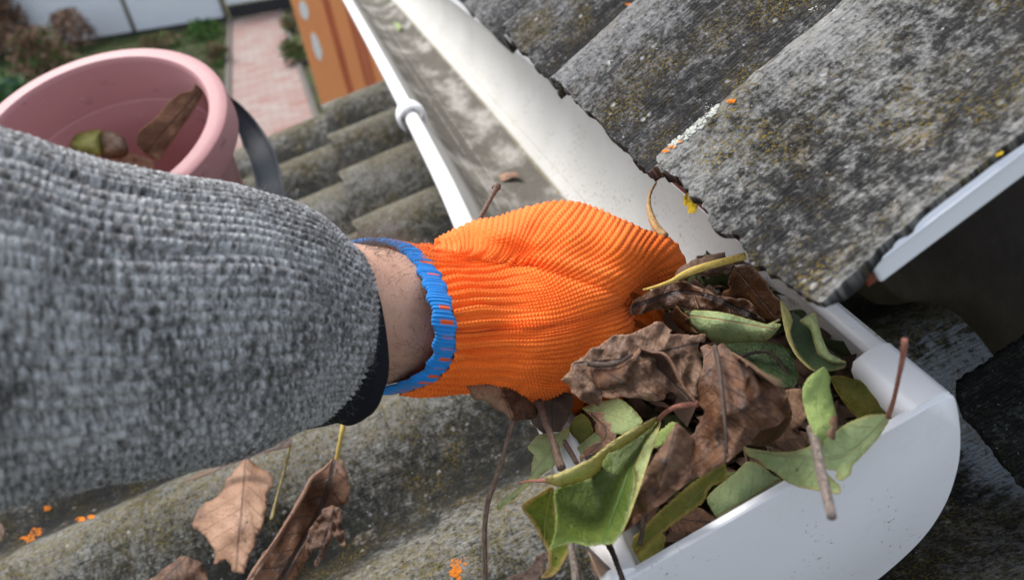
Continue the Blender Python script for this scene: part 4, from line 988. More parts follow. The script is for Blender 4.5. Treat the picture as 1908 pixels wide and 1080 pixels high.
# ================================================================== LEAVES
def poly_inside(P, o):
    x, y = P[:, 0], P[:, 1]; c = np.zeros(len(P), bool); n = len(o); j = n - 1
    for i in range(n):
        xi, yi = o[i]; xj, yj = o[j]
        k = ((yi > y) != (yj > y)) & (x < (xj - xi) * (y - yi) / (yj - yi + 1e-12) + xi); c ^= k; j = i
    return c
def seg_dist(P, A, B):
    d = B - A; t = np.clip(((P[:, None] - A) * d).sum(2) / ((d * d).sum(1) + 1e-12), 0, 1)
    return np.linalg.norm(P[:, None] - (A + d * t[..., None]), axis=2)
def blade(b, o, h, mid, pl, mi=0, ser=0.0, serw=9, cup=0.0, wr=.001, wrs=40, seed=0, step=7.0, smooth=True, holes=(), jag=0.0, thick=0.0):
    """one piece of leaf: traced outline on a real surface h metres above plane pl"""
    r_ = np.random.default_rng(seed + 17); o = np.array(o, float)
    cl = np.vstack([o, o[:1]])
    if smooth:
        Q = np.vstack([o[-1:], o, o[:2]]); pts = []
        for i in range(1, len(Q) - 2):
            L = np.linalg.norm(Q[i + 1] - Q[i]); k = max(1, int(L / 3.2)); t = np.linspace(0, 1, k, endpoint=False)[:, None]
            a_, b_, c_, d_ = Q[i - 1], Q[i], Q[i + 1], Q[i + 2]; m1 = (c_ - a_) * .32; m2 = (d_ - b_) * .32
            pts.append((2*t**3-3*t**2+1)*b_ + (t**3-2*t**2+t)*m1 + (-2*t**3+3*t**2)*c_ + (t**3-t**2)*m2)
        E_ = np.vstack(pts)
    else: E_ = spline(cl, int(np.linalg.norm(np.diff(cl, axis=0), axis=1).sum() / 3.2))[:-1]
    n = len(E_); T = np.roll(E_, -1, 0) - np.roll(E_, 1, 0); T /= np.linalg.norm(T, axis=1)[:, None] + 1e-9; Nm = np.stack([-T[:, 1], T[:, 0]], 1)
    s = np.arange(n) * 3.2
    if ser: E_ = E_ + Nm * (ser * (np.mod(s / serw, 1) - .5))[:, None]
    if jag: E_ = E_ + Nm * (lattice((1, n), (1, 4), seed)[0] * jag + lattice((1, n), (1, 1.5), seed + 1)[0] * jag * .5)[:, None]
    lo, hi = E_.min(0), E_.max(0)
    gx, gy = np.meshgrid(np.arange(lo[0], hi[0], step), np.arange(lo[1], hi[1], step)); I = np.stack([gx.ravel(), gy.ravel()], 1)
    I = I + r_.uniform(-.3, .3, I.shape) * step
    I = I[poly_inside(I, E_)]
    if len(I): I = I[seg_dist(I, E_, np.roll(E_, -1, 0)).min(1) > 3.0]
    A = np.vstack([E_, I]); 
    vs_, _, fs, *_ = delaunay_2d_cdt([Vector(p) for p in A], [(i, (i + 1) % n) for i in range(n)], [], 1, 1e-4)
    A = np.array([tuple(v) for v in vs_]); dist_ = seg_dist(A, E_, np.roll(E_, -1, 0)).min(1)
    hh = tps(h, A) if hasattr(h, '__len__') else np.full(len(A), float(h))
    dmx = max(dist_.max(), 1); hh = hh + cup * (1 - (1 - np.clip(dist_ / dmx, 0, 1)) ** 2)
    w = np.array([nz(x / wrs + seed * 3.1, y / wrs, seed) * .45 - abs(nz((x + .4 * y) / wrs * 1.1 + seed, (y - .3 * x) / wrs * .6, seed + 4.2)) * 1.3 - abs(nz((x - .6 * y) / wrs * 1.7, (y + .6 * x) / wrs * .8 + seed, seed + 9.)) * .8 - abs(nz(x / wrs * 3.3, y / wrs * 3.6, seed + 2.)) * .22 + nz(x / 11., y / 11., seed) * .10 for x, y in A]); hh = hh + w * wr
    mid = np.array(mid, float); m0, m1 = mid[0], mid[-1]
    if len(mid) > 2:
        # curved midrib
        S_ = spline(mid, 40); D = np.linalg.norm(A[:, None] - S_[None], axis=2); j = D.argmin(1); Ts = np.gradient(S_, axis=0); Ts /= np.linalg.norm(Ts, axis=1)[:, None]
        L = np.linalg.norm(np.diff(S_, axis=0), axis=1).sum(); dd = A - S_[j]; u = j / 39 + (dd * Ts[j]).sum(1) / L; v = (dd[:, 0] * -Ts[j, 1] + dd[:, 1] * Ts[j, 0]) / L
    else:
        d = m1 - m0; L = np.linalg.norm(d); d /= L; dd = A - m0; u = dd @ d / L; v = (dd @ np.array([-d[1], d[0]])) / L
    P3 = pl.hit(A, hh) if isinstance(pl, Plane) else ats(A, hh)
    b.add(P3, [tuple(f) for f in fs], mi, np.stack([u, v], 1)); b.ax.append(np.stack([dist_ / L, hh * 0], 1))
class Leaf(MB):
    def __init__(s): super().__init__(); s.ax = []
    def done(s, name, mats, label, cat, thick=.00045, group=None, parent=None):
        me = bpy.data.meshes.new(name); me.from_pydata(s.v, [], s.f); me.update(); setuv(me, s.uv)
        ax = np.vstack(s.ax); setuv(me, np.vstack([ax, np.zeros((len(s.v) - len(ax), 2))]) , 'aux'); me.polygons.foreach_set('material_index', s.m)
        o = link(name, me, mats, parent)
        q = o.modifiers.new('thickness', 'SOLIDIFY'); q.thickness = thick; q.offset = 0
        return tag(o, label, cat, group)
def stalk(parent, pts, rad, mat, pl=mouth, name='stalk'):
    P = [on(pl, *p) for p in pts] if isinstance(pl, Plane) else [at(*p) for p in pts]
    b = MB(); b.tube(P, rad, 8, 30); return b.build(name, mat, parent)
def Z(ox, oy, sc, pts): return [(ox + x / sc, oy + y / sc) for x, y in pts]

BRa, BRb = (.072, .028, .012), (.150, .070, .033)
m_br1 = leaf_mat('brown_dry_leaf', BRa, BRb, (.018, .012, .012), (.24, .13, .075), .010, 7, 1.3, .4, .6, .10, dark=(.035, .018, .012), seed=1)
m_br2 = leaf_mat('grey_brown_dry_leaf', (.100, .048, .026), (.215, .122, .072), (.035, .022, .018), (.32, .19, .12), .010, 8, 1.0, .5, .65, .1, dark=(.045, .032, .025), seed=2)
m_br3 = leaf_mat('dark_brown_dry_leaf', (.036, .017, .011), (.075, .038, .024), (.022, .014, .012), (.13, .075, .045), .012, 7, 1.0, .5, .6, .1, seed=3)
m_br4 = leaf_mat('tan_dry_leaf', (.27, .145, .082), (.38, .225, .14), (.13, .065, .04), (.20, .10, .06), .015, 7, .8, .9, .7, .12, dark=(.16, .08, .045), seed=4)
m_brd = leaf_mat('dull_dark_brown_leaf', (.045, .020, .012), (.095, .048, .030), (.03, .015, .01), (.16, .09, .055), .015, 7, 1.0, .5, 1.0, .05, seed=15)
m_brd.node_tree.nodes['Principled BSDF'].inputs['Specular IOR Level'].default_value = .05
m_rust = leaf_mat('rust_dark_leaf', (.055, .022, .008), (.12, .05, .015), (.03, .015, .01), (.2, .10, .04), .02, 6, .8, .9, .55, .25, seed=5)
m_g1 = leaf_mat('deep_green_leaf', (.080, .125, .020), (.135, .185, .040), (.10, .19, .05), (.25, .30, .07), .010, 9, .7, .15, .5, .30, seed=6, blot=.6)
m_g2 = leaf_mat('pale_green_leaf_underside', (.31, .40, .165), (.42, .50, .23), (.36, .40, .18), (.52, .47, .18), .02, 9, .8, .5, .6, .28, seed=7, blot=.6)
m_g3 = leaf_mat('yellow_green_leaf', (.15, .21, .018), (.26, .30, .035), (.36, .36, .08), (.55, .36, .12), .05, 9, .9, .9, .55, .35, seed=8)
m_g4 = leaf_mat('olive_leaf', (.14, .155, .02), (.22, .20, .03), (.24, .22, .06), (.38, .28, .06), .03, 9, .6, .5, .6, .25, seed=9)
m_g5 = leaf_mat('bright_green_leaf', (.32, .46, .12), (.44, .56, .19), (.42, .52, .2), (.50, .52, .18), .02, 8, .7, .3, .5, .35, seed=10, blot=.5)
m_g6 = leaf_mat('pale_green_red_veined_leaf', (.31, .42, .19), (.40, .50, .24), (.36, .16, .08), (.50, .50, .2), .02, 5, .7, .6, .6, .28, seed=11, blot=.5)
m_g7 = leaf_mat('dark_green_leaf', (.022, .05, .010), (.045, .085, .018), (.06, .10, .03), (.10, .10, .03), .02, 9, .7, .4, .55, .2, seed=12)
m_g8 = leaf_mat('yellowish_flap', (.40, .42, .13), (.50, .50, .19), (.36, .37, .13), (.55, .46, .17), .05, 9, .6, .3, .6, .3, seed=13, blot=.5)
m_stbr = bark_mat('brown_stalk', (.10, .062, .045), (.21, .145, .11))
m_stdk = bark_mat('dark_stalk', (.035, .025, .022), (.10, .07, .055))
m_stye = bark_mat('yellow_stalk', (.42, .29, .06), (.58, .44, .13))
m_strd = bark_mat('red_stalk', (.22, .075, .055), (.42, .20, .14))
m_sttan = bark_mat('tan_stalk', (.33, .19, .08), (.50, .33, .16)); m_stol = bark_mat('olive_stalk', (.16, .13, .05), (.30, .25, .11))
m_stgy = bark_mat('grey_stalk', (.12, .095, .085), (.30, .25, .21))

GH = 'fallen leaves heaped in the gutter'
def L(name, label, pieces, mats, thick=.00028, group=GH, cat='leaf'):
    b = Leaf()
    for p in pieces: blade(b, **p)
    return b.done(name, mats, label, cat, thick, group)

# 1 big deep green leaf in front
Zc = lambda p: Z(900, 740, 3.1756, p)
l1 = L('green_leaf', 'large deep green leaf with both edges rolled up, in front over the gutter rim', [
 dict(o=Zc([(1040,130),(980,185),(900,245),(800,305),(740,325),(710,370),(690,430),(640,470),(560,500),(460,525),(420,560),(425,640),(430,720),(425,800),(390,905),(450,880),(540,860),(620,880),(700,870),(768,865),(820,800),(850,720),(872,640),(895,560),(905,470),(895,410),(930,330),(960,260),(1005,190)]),
   h=[(1227,781,.030),(1100,880,.030),(1040,910,.040),(1035,1015,.045),(1120,960,.030),(1150,1010,.038),(1180,890,.032),(1190,850,.028)], mid=[(1227,781),(1180,860),(1125,1010)], pl=mouth, mi=0, ser=2.6, serw=8, cup=-.004, wr=.0012, wrs=60, seed=1),
 dict(o=Zc([(1042,122),(1000,122),(975,138),(880,188),(780,248),(700,308),(640,358),(560,398),(480,432),(425,455),(380,470),(365,488),(400,512),(460,528),(560,503),(640,474),(692,432),(712,372),(742,327),(802,308),(902,247),(982,187)]),
   h=[(1227,781,.0305),(1130,820,.046),(1060,880,.050),(1016,893,.050),(1045,905,.041),(1120,865,.031),(1150,840,.031)], mid=[(1228,779),(1100,850),(1015,895)], pl=mouth, mi=1, ser=1.5, serw=8, cup=.004, wr=.0006, seed=2),
 dict(o=Zc([(1052,140),(1010,190),(965,255),(932,330),(897,408),(908,470),(898,560),(872,642),(850,722),(822,798),(835,775),(862,715),(892,630),(940,500),(972,400),(1005,300),(1045,180)]),
   h=[(1229,783,.030),(1205,850,.043),(1180,960,.045),(1162,990,.038),(1183,880,.034)], mid=[(1230,784),(1190,900),(1160,990)], pl=mouth, mi=2, wr=.0006, cup=.003, seed=3)],
 [m_g1, m_g8, m_g2])
stalk(l1, [(1226,783,.030),(1240,768,.036),(1262,757,.040),(1300,752,.042)], [.0010,.0011,.0014], m_strd)
# 2 yellow green leaf below it
l2 = L('yellow_green_leaf', 'yellow green leaf with brown scalloped edge sticking out left beneath the large green leaf', [
 dict(o=Zc([(408,525),(330,570),(240,625),(230,655),(290,740),(345,835),(385,920),(387,1005),(340,1065),(370,1068),(410,1058),(450,1020),(500,930),(522,860),(450,800),(436,700),(428,570)]),
   h=[(1025,905,.036),(975,945,.030),(1020,1040,.012),(1010,1075,.008),(1060,1010,.014),(1033,960,.020)], mid=[(1028,905),(1015,975),(1010,1075)], pl=mouth, mi=0, ser=2, serw=10, wr=.0010, cup=-.003, seed=4)], [m_g3])
stalk(l2, [(1028,897,.040),(1010,895,.041),(985,896,.040),(968,899,.038)], [.0011,.0007,.0004], m_strd)
# 3 small pale leaf left
l3 = L('pale_green_leaf', 'pale green torn wavy leaf hanging over the front rim, left of the heap', [
 dict(o=Zc([(268,290),(325,225),(380,212),(440,212),(512,170),(500,240),(452,310),(425,400),(345,462),(300,500),(240,545),(180,600),(92,668),(85,628),(160,570),(225,518),(280,460),(290,390),(302,340),(272,312)]),
   h=[(990,830,.014),(1060,795,.010),(1020,880,.016),(930,945,.010),(985,900,.016)], mid=[(1060,795),(1010,860),(930,945)], pl=mouth, mi=0, ser=1.5, wr=.0020, wrs=26, cup=.002, seed=5)], [m_g2])
# 4 dark/mid green pieces behind
L('green_leaf', 'upright mid green triangular leaf under the glove, behind the torn pale leaf', [
 dict(o=Zc([(500,205),(540,125),(585,92),(632,140),(652,200),(640,250),(560,305),(512,345),(488,285)]), h=[(1085,770,.012),(1055,840,-.004),(1100,810,.004)], mid=[(1085,770),(1055,845)], pl=mouth, ser=2, wr=.0014, seed=6)], [m_g4])
L('green_leaf', 'small mid green leaf tucked below the torn brown scrap, left part of the heap', [
 dict(o=Zc([(535,322),(620,240),(690,196),(725,285),(640,335),(560,350)]), h=[(1080,835,.004),(1120,805,.010)], mid=[(1068,848),(1120,800)], pl=mouth, ser=1.5, wr=.001, seed=7)], [m_g2])
L('green_leaf', 'broad grey green leaf lying just below the crumpled grey brown leaf', [
 dict(o=Zc([(590,62),(700,25),(800,5),(870,50),(945,140),(900,190),(830,215),(740,218),(680,165),(640,110)]), h=[(1090,760,.012),(1190,785,.016),(1140,808,.018)], mid=[(1090,758),(1190,790)], pl=mouth, ser=1.5, wr=.0012, cup=.002, seed=8)], [m_g2])
L('brown_leaf', 'small torn reddish brown leaf scrap poking up behind the large green leaf', [
 dict(o=Zc([(626,90),(700,93),(712,130),(762,152),(752,200),(790,228),(760,272),(655,325),(560,392),(566,345),(640,285),(700,235),(658,205),(672,142)]), h=[(1100,770,.020),(1140,812,.026),(1078,862,.014)], mid=[(1100,768),(1130,810),(1078,862)], pl=mouth, jag=2.0, wr=.0020, wrs=22, seed=9)], [m_br2])
L('green_leaf', 'tiny bright yellow green leaf scrap between the large green leaf and the big brown leaf', [
 dict(o=Zc([(1008,297),(1012,240),(1058,190),(1108,148),(1148,150),(1142,192),(1105,212),(1080,262),(1042,292)]), h=[(1225,815,.014),(1255,790,.018)], mid=[(1218,832),(1258,788)], pl=mouth, ser=3, serw=7, wr=.0012, seed=10)], [m_g5])
# 8 big brown leaf
l8 = L('brown_leaf', 'biggest brown leaf with black midrib, crumpled across the middle of the heap', [
 dict(o=[(1305,648),(1318,640),(1335,646),(1347,640),(1362,656),(1388,680),(1420,706),(1448,718),(1464,736),(1470,758),(1452,790),(1420,800),(1392,826),(1366,850),(1335,872),(1290,893),(1248,925),(1204,958),(1165,988),(1172,955),(1190,912),(1208,872),(1232,836),(1252,800),(1262,788),(1288,812),(1302,790),(1314,766),(1301,752),(1303,708),(1312,672)],
   h=[(1325,645,.046),(1350,760,.052),(1455,740,.046),(1300,745,.040),(1340,860,.044),(1250,880,.046),(1255,805,.052),(1170,985,.030),(1420,800,.040),(1290,840,.038),(1310,700,.046)], mid=[(1332,646),(1348,740),(1354,845)], pl=mouth, mi=0, jag=1.1, wr=.0044, wrs=62, cup=.001, seed=11, step=4),
 dict(o=[(1466,738),(1473,758),(1470,790),(1452,815),(1430,829),(1393,828),(1412,806),(1426,785),(1446,764)],
   h=[(1466,740,.046),(1470,780,.036),(1430,826,.024),(1395,826,.030),(1425,785,.036)], mid=[(1460,740),(1410,826)], pl=mouth, mi=1, wr=.001, seed=12),
 dict(o=[(1362,656),(1390,672),(1424,697),(1452,713),(1466,733),(1448,722),(1418,710),(1386,684)], h=[(1362,656,.049),(1420,700,.054),(1465,735,.050)], mid=[(1362,656),(1466,736)], pl=mouth, mi=2, wr=.0003, seed=13),
 dict(o=[(1204,880),(1232,836),(1252,802),(1262,790),(1282,806),(1296,826),(1290,852),(1268,872),(1248,900),(1232,912),(1222,892)], h=[(1204,880,.050),(1262,790,.056),(1290,830,.046),(1240,900,.050),(1250,850,.058)], mid=[(1262,790),(1228,905)], pl=mouth, mi=2, wr=.0025, wrs=24, jag=.8, cup=.002, seed=14)],
 [m_br1, m_rust, m_br2])
stalk(l8, [(1332,645,.050),(1340,680,.0535),(1346,740,.0575),(1352,800,.0555),(1355,845,.050)], [.0011,.0010,.0008,.0004], m_stdk, name='midrib')
# 9 crumpled grey brown leaf against the glove
Zg = lambda p: Z(1000, 480, 3.8575, p)
l9 = L('brown_leaf', 'crumpled grey brown leaf with curled flaps lying against the fingers of the glove', [
 dict(o=Zg([(180,880),(238,812),(250,770),(330,712),(400,652),(470,622),(515,572),(556,550),(640,556),(720,528),(810,480),(852,456),(910,461),(942,492),(976,522),(950,545),(1000,556),(1100,560),(1212,543),(1206,602),(1170,600),(1160,660),(1178,740),(1182,860),(1160,1000),(1140,1050),(1080,1010),(1000,960),(940,968),(915,1012),(850,1020),(740,1008),(600,998),(545,1008),(470,992),(472,1030),(440,1066),(380,1050),(322,1020),(280,978),(248,968),(238,930),(205,902)]),
   h=[(1050,705,.062),(1145,622,.066),(1230,600,.058),(1310,625,.046),(1300,745,.040),(1230,740,.046),(1115,755,.050),(1090,745,.054),(1170,680,.060)], mid=[(1098,675),(1175,668),(1300,640)], pl=mouth, mi=0, jag=1.2, wr=.0042, wrs=46, cup=.001, seed=15, step=4),
 dict(o=Zg([(368,742),(400,762),(450,772),(560,764),(640,726),(738,655),(736,692),(680,760),(645,815),(632,850),(650,882),(650,916),(560,942),(482,956),(432,922),(402,862),(386,800)]),
   h=[(1096,674,.068),(1145,680,.073),(1190,652,.068),(1165,715,.074),(1120,727,.068),(1168,695,.078)], mid=[(1098,674),(1165,715)], pl=mouth, mi=1, jag=.8, wr=.0020, wrs=24, cup=.003, seed=16),
 dict(o=Zg([(735,652),(770,664),(860,672),(905,682),(950,722),(992,790),(1022,870),(1062,942),(1140,1040),(1050,1006),(935,938),(855,872),(780,812),(742,770)]),
   h=[(1192,650,.062),(1245,670,.060),(1290,748,.050),(1205,690,.050),(1240,720,.046)], mid=[(1192,650),(1290,748)], pl=mouth, mi=2, wr=.0016, wrs=30, cup=-.002, seed=17),
 dict(o=Zg([(738,650),(760,650),(830,672),(900,676),(952,712),(996,782),(1030,866),(1072,940),(1146,1036),(1128,1034),(1056,946),(1012,872),(978,796),(940,732),(896,694),(820,684)]),
   h=[(1192,650,.066),(1245,668,.066),(1290,748,.054)], mid=[(1192,650),(1290,748)], pl=mouth, mi=3, wr=.0004, seed=18),
 dict(o=Zg([(470,985),(520,965),(590,975),(600,1000),(540,1010),(480,1000)]), h=.052, mid=[(1122,735),(1155,738)], pl=mouth, mi=3, wr=.001, seed=19)],
 [m_br2, m_br1, m_br3, m_br4])
stalk(l9, [(1097,676,.073),(1108,679,.073),(1140,679,.076),(1160,672,.078),(1178,660,.074)], [.0014,.0010,.0006], m_stdk, name='midrib')
# 10 brown leaf under the glove
l10 = L('brown_leaf', 'brown leaf with pale left half hanging below the glove on a long stalk', [
 dict(o=[(872,716),(877,728),(884,744),(896,744),(908,748),(918,760),(936,768),(953,784),(957,772),(948,752),(938,735),(930,712)], h=[(875,722,.392),(955,782,.386),(930,715,.390)], mid=[(930,712),(956,784)], pl=None, mi=0, jag=.8, wr=.001, cup=-.002, seed=20),
 dict(o=[(926,712),(938,735),(948,752),(957,772),(956,785),(975,783),(996,779),(1002,764),(992,750),(980,738),(970,715)], h=[(928,714,.390),(955,783,.386),(998,770,.396),(975,716,.398)], mid=[(930,712),(956,784)], pl=None, mi=1, jag=.8, wr=.0012, seed=21)], [m_br4, m_br1])
stalk(l10, [(957,784,.386),(948,810,.384),(938,850,.382),(925,890,.381),(912,925,.380),(905,960,.380),(903,1010,.380),(905,1100,.380)], [.0013,.0012,.0015,.0013,.0012,.0014], m_stbr, None)
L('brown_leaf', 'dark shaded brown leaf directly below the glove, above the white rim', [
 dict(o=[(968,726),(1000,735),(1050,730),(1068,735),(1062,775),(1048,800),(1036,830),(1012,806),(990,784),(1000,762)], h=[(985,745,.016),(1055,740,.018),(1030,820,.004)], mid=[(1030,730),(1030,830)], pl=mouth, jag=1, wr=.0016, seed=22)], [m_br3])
# 11 leaves between glove and roof
Zk = lambda p: Z(1150, 440, 4.155, p)
L('brown_leaf', 'reddish brown leaf lying under the yellow stalk, between glove tip and roof edge', [
 dict(o=Zk([(450,285),(500,235),(545,212),(640,172),(770,133),(836,125),(843,182),(902,195),(885,235),(835,262),(790,305),(740,308),(690,292),(600,290),(530,330),(470,342)]), h=[(1265,505,.030),(1350,472,.024),(1340,512,.020),(1290,515,.026)], mid=[(1262,518),(1365,484)], pl=mouth, jag=1, wr=.0014, cup=.002, seed=23)], [m_br2])
t_ = MB(); t_.tube([on(mouth, *p) for p in [(1199,540,.034),(1222,534,.036),(1250,524,.037),(1275,511,.038),(1310,498,.037),(1350,487,.035),(1388,477,.032)]], [.0007,.0009,.0012,.0021,.0020,.0019,.0020], 10, 40)
tag(t_.build('leaf_stalk', m_stye), 'thick yellow leaf stalk lying across the leaves between glove tip and roof edge', 'stalk', GH)
L('brown_leaf', 'long dark brown rolled leaf just right of the glove, above the pale green rolled leaf', [
 dict(o=Zk([(95,600),(120,510),(180,465),(250,428),(330,380),(430,348),(520,352),(610,382),(700,415),(790,455),(880,478),(1010,490),(1062,540),(1100,615),(1150,662),(1080,660),(1000,625),(900,604),(800,594),(700,574),(600,564),(480,549),(300,570),(180,604)]),
   h=[(1180,575,.030),(1250,530,.028),(1360,560,.024),(1420,595,.014),(1290,572,.018),(1230,572,.022)], mid=[(1180,570),(1290,545),(1425,598)], pl=mouth, wr=.0050, wrs=40, cup=.000, jag=1.0, step=5, seed=24)], [m_br1])
L('brown_leaf', 'dark rusty leaf with holes leaning up against the underside of the roof sheet', [
 dict(o=Zk([(868,330),(900,250),(970,232),(1035,232),(1100,288),(1160,368),(1212,430),(1262,502),(1268,600),(1262,655),(1180,668),(1105,632),(1060,545),(1000,486),(880,482),(815,470),(820,420),(872,408),(862,365)]), h=[(1370,505,.020),(1450,560,.022),(1450,600,.010),(1380,550,.008)], mid=[(1375,505),(1452,598)], pl=mouth, jag=1.2, wr=.0018, seed=25)], [m_rust])
l_e = L('pale_green_leaf', 'pale green rolled leaf with reddish midrib at the top right of the heap', [
 dict(o=Zk([(525,585),(560,574),(700,576),(800,588),(900,608),(1000,638),(1100,664),(1165,680),(1250,640),(1262,650),(1215,672),(1268,682),(1225,745),(1180,790),(1120,812),(1000,818),(850,824),(740,812),(680,765),(600,715),(550,650)]),
   h=[(1280,585,.010),(1400,600,.020),(1450,610,.022),(1430,630,.014),(1350,636,.008),(1340,600,.022),(1300,615,.012)], mid=[(1285,588),(1340,595),(1440,612)], pl=mouth, ser=.8, wr=.0008, cup=.004, seed=26)], [m_g6])
L('purple_brown_leaf', 'small purplish brown leaf standing at the left end of the pale rolled leaf', [
 dict(o=Zk([(430,580),(450,535),(475,548),(510,592),(560,642),(572,700),(622,748),(560,752),(500,722),(440,650)]), h=[(1262,575,.026),(1290,612,.020),(1285,620,.012)], mid=[(1258,572),(1295,620)], pl=mouth, jag=.8, wr=.0018, wrs=20, seed=27)], [m_rust])
Zh = lambda p: Z(1350, 540, 2.571, p)
L('green_leaf', 'curled green leaf with pale rolled edges touching the corner of the roof sheet', [
 dict(o=Zh([(322,105),(372,140),(425,215),(445,295),(500,345),(560,352),(582,345),(572,374),(500,388),(432,386),(382,342),(337,285),(312,200),(322,150)]), h=[(1478,585,.010),(1520,640,.000),(1570,678,.014),(1500,680,.012),(1475,620,.014)], mid=[(1478,582),(1510,650),(1570,680)], pl=mouth, mi=0, wr=.0012, seed=28),
 dict(o=Zh([(268,52),(308,98),(327,150),(315,200),(340,282),(382,342),(434,388),(400,372),(345,318),(300,235),(278,140)]), h=[(1455,562,.024),(1475,620,.020),(1510,688,.014)], mid=[(1455,562),(1515,690)], pl=mouth, mi=1, wr=.0006, seed=29, ser=.8),
 dict(o=Zh([(362,148),(432,108),(447,152),(470,232),(502,300),(560,334),(582,345),(545,354),(500,347),(450,312),(428,250),(412,192)]), h=[(1498,590,.014),(1520,585,.020),(1530,640,.018),(1572,675,.016)], mid=[(1510,585),(1575,675)], pl=mouth, mi=2, wr=.0010, cup=.002, seed=30)], [m_g7, m_g8, m_g2])
l12 = L('green_leaf', 'bright green pointed leaf with brown torn tip standing upright, right part of the heap', [
 dict(o=Zh([(478,368),(506,420),(502,462),(520,540),(536,602),(537,645),(527,715),(498,700),(470,732),(430,692),(392,602),(375,530),(374,470),(400,420),(440,388)]), h=[(1535,685,.040),(1500,740,.036),(1525,800,.030),(1550,815,.026),(1548,740,.030)], mid=[(1535,685),(1522,760),(1548,815)], pl=mouth, mi=0, wr=.0016, cup=.001, seed=31),
 dict(o=Zh([(520,600),(537,605),(538,648),(528,715),(508,708),(492,690),(505,655),(500,630)]), h=[(1552,775,.0345),(1555,818,.030),(1542,810,.0325)], mid=[(1553,775),(1552,818)], pl=mouth, mi=1, jag=.8, wr=.0005, seed=32)], [m_g5, m_br4])
stalk(l12, [(1511,798,.024),(1520,830,.030),(1530,880,.036),(1540,920,.040),(1550,962,.043)], [.0019,.0020,.0021,.0017], m_stgy)
l13 = L('green_leaf', 'long pale green leaf resting across the top edge of the white end cap', [
 dict(o=Zh([(800,598),(742,700),(680,772),(612,842),(604,882),(560,912),(530,892),(542,868),(480,858),(505,892),(556,942),(546,976),(460,962),(350,942),(290,912),(240,872),(200,852),(160,812),(110,792),(88,748),(122,757),(220,772),(330,772),(420,742),(520,682),(600,632),(690,598),(760,594)]),
   h=[(1658,775,.010),(1590,800,.018),(1560,880,.016),(1470,880,.014),(1388,832,.016),(1500,830,.022),(1600,850,.012),(1560,910,.020)], mid=[(1659,775),(1560,850),(1390,838)], pl=mouth, ser=1.4, wr=.0010, cup=.001, seed=33)], [m_g2])
stalk(l13, [(1655,776,.012),(1665,745,.026),(1675,700,.046),(1682,665,.058),(1686,632,.066)], [.0010,.0008,.0008,.0011], m_strd)
l14 = L('green_leaf', 'pale green leaf with reddish veins against the inside of the end cap', [
 dict(o=Z(1250,620,2.843,[(200,905),(192,872),(225,835),(262,800),(340,742),(402,682),(460,692),(540,750),(585,782),(500,842),(410,912),(330,962),(272,998),(235,965)]), h=[(1322,935,-.004),(1400,860,.004),(1450,895,-.003),(1345,968,-.006)], mid=[(1345,955),(1400,925),(1452,893)], pl=mouth, ser=1.2, wr=.0008, cup=.003, seed=34)], [m_g6])
L('olive_leaf', 'olive green toothed leaf running down under the biggest brown leaf', [
 dict(o=Zc([(1425,380),(1440,480),(1345,530),(1300,620),(1200,692),(1085,780),(985,860),(915,925),(900,925),(882,860),(960,760),(1060,660),(1200,540),(1330,440)]), h=[(1350,880,.024),(1200,1000,.008),(1190,1030,.000),(1280,920,.022)], mid=[(1352,870),(1190,1025)], pl=mouth, ser=3.0, serw=8, wr=.0010, cup=-.002, seed=35)], [m_g4])
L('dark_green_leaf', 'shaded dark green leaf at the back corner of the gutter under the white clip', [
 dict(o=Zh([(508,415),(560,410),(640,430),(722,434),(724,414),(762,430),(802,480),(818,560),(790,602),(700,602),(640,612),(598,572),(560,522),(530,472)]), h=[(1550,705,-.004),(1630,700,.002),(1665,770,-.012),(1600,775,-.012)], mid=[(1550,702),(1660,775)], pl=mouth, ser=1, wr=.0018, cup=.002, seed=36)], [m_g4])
L('brown_leaf', 'brown leaf scrap with pale ragged edge just right of the biggest brown leaf', [
 dict(o=[(1460,728),(1480,724),(1497,730),(1500,765),(1492,790),(1478,800),(1484,815),(1462,822),(1440,824),(1452,806),(1470,790),(1474,760)], h=[(1465,730,.018),(1498,740,.016),(1450,820,.006)], mid=[(1470,728),(1462,820)], pl=mouth, jag=1.6, wr=.0015, seed=37)], [m_br4])
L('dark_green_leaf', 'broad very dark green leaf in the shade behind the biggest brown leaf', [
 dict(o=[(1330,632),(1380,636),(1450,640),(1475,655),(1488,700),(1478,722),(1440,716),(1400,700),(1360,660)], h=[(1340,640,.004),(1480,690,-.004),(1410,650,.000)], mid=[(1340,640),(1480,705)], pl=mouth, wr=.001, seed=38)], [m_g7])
L('brown_leaf', 'dark brown leaf low inside the gutter, between olive leaf and end cap', [
 dict(o=[(1240,962),(1275,940),(1310,948),(1338,968),(1325,985),(1290,992),(1255,990)], h=-.012, mid=[(1240,965),(1335,975)], pl=mouth, jag=1, wr=.002, seed=39)], [m_br1])
L('green_leaf', 'dark olive leaf at the bottom of the gutter in the near corner', [
 dict(o=[(1180,1000),(1215,985),(1240,1000),(1228,1040),(1200,1066),(1190,1050)], h=-.008, mid=[(1225,985),(1195,1060)], pl=mouth, ser=1.5, wr=.001, seed=40)], [m_g4])
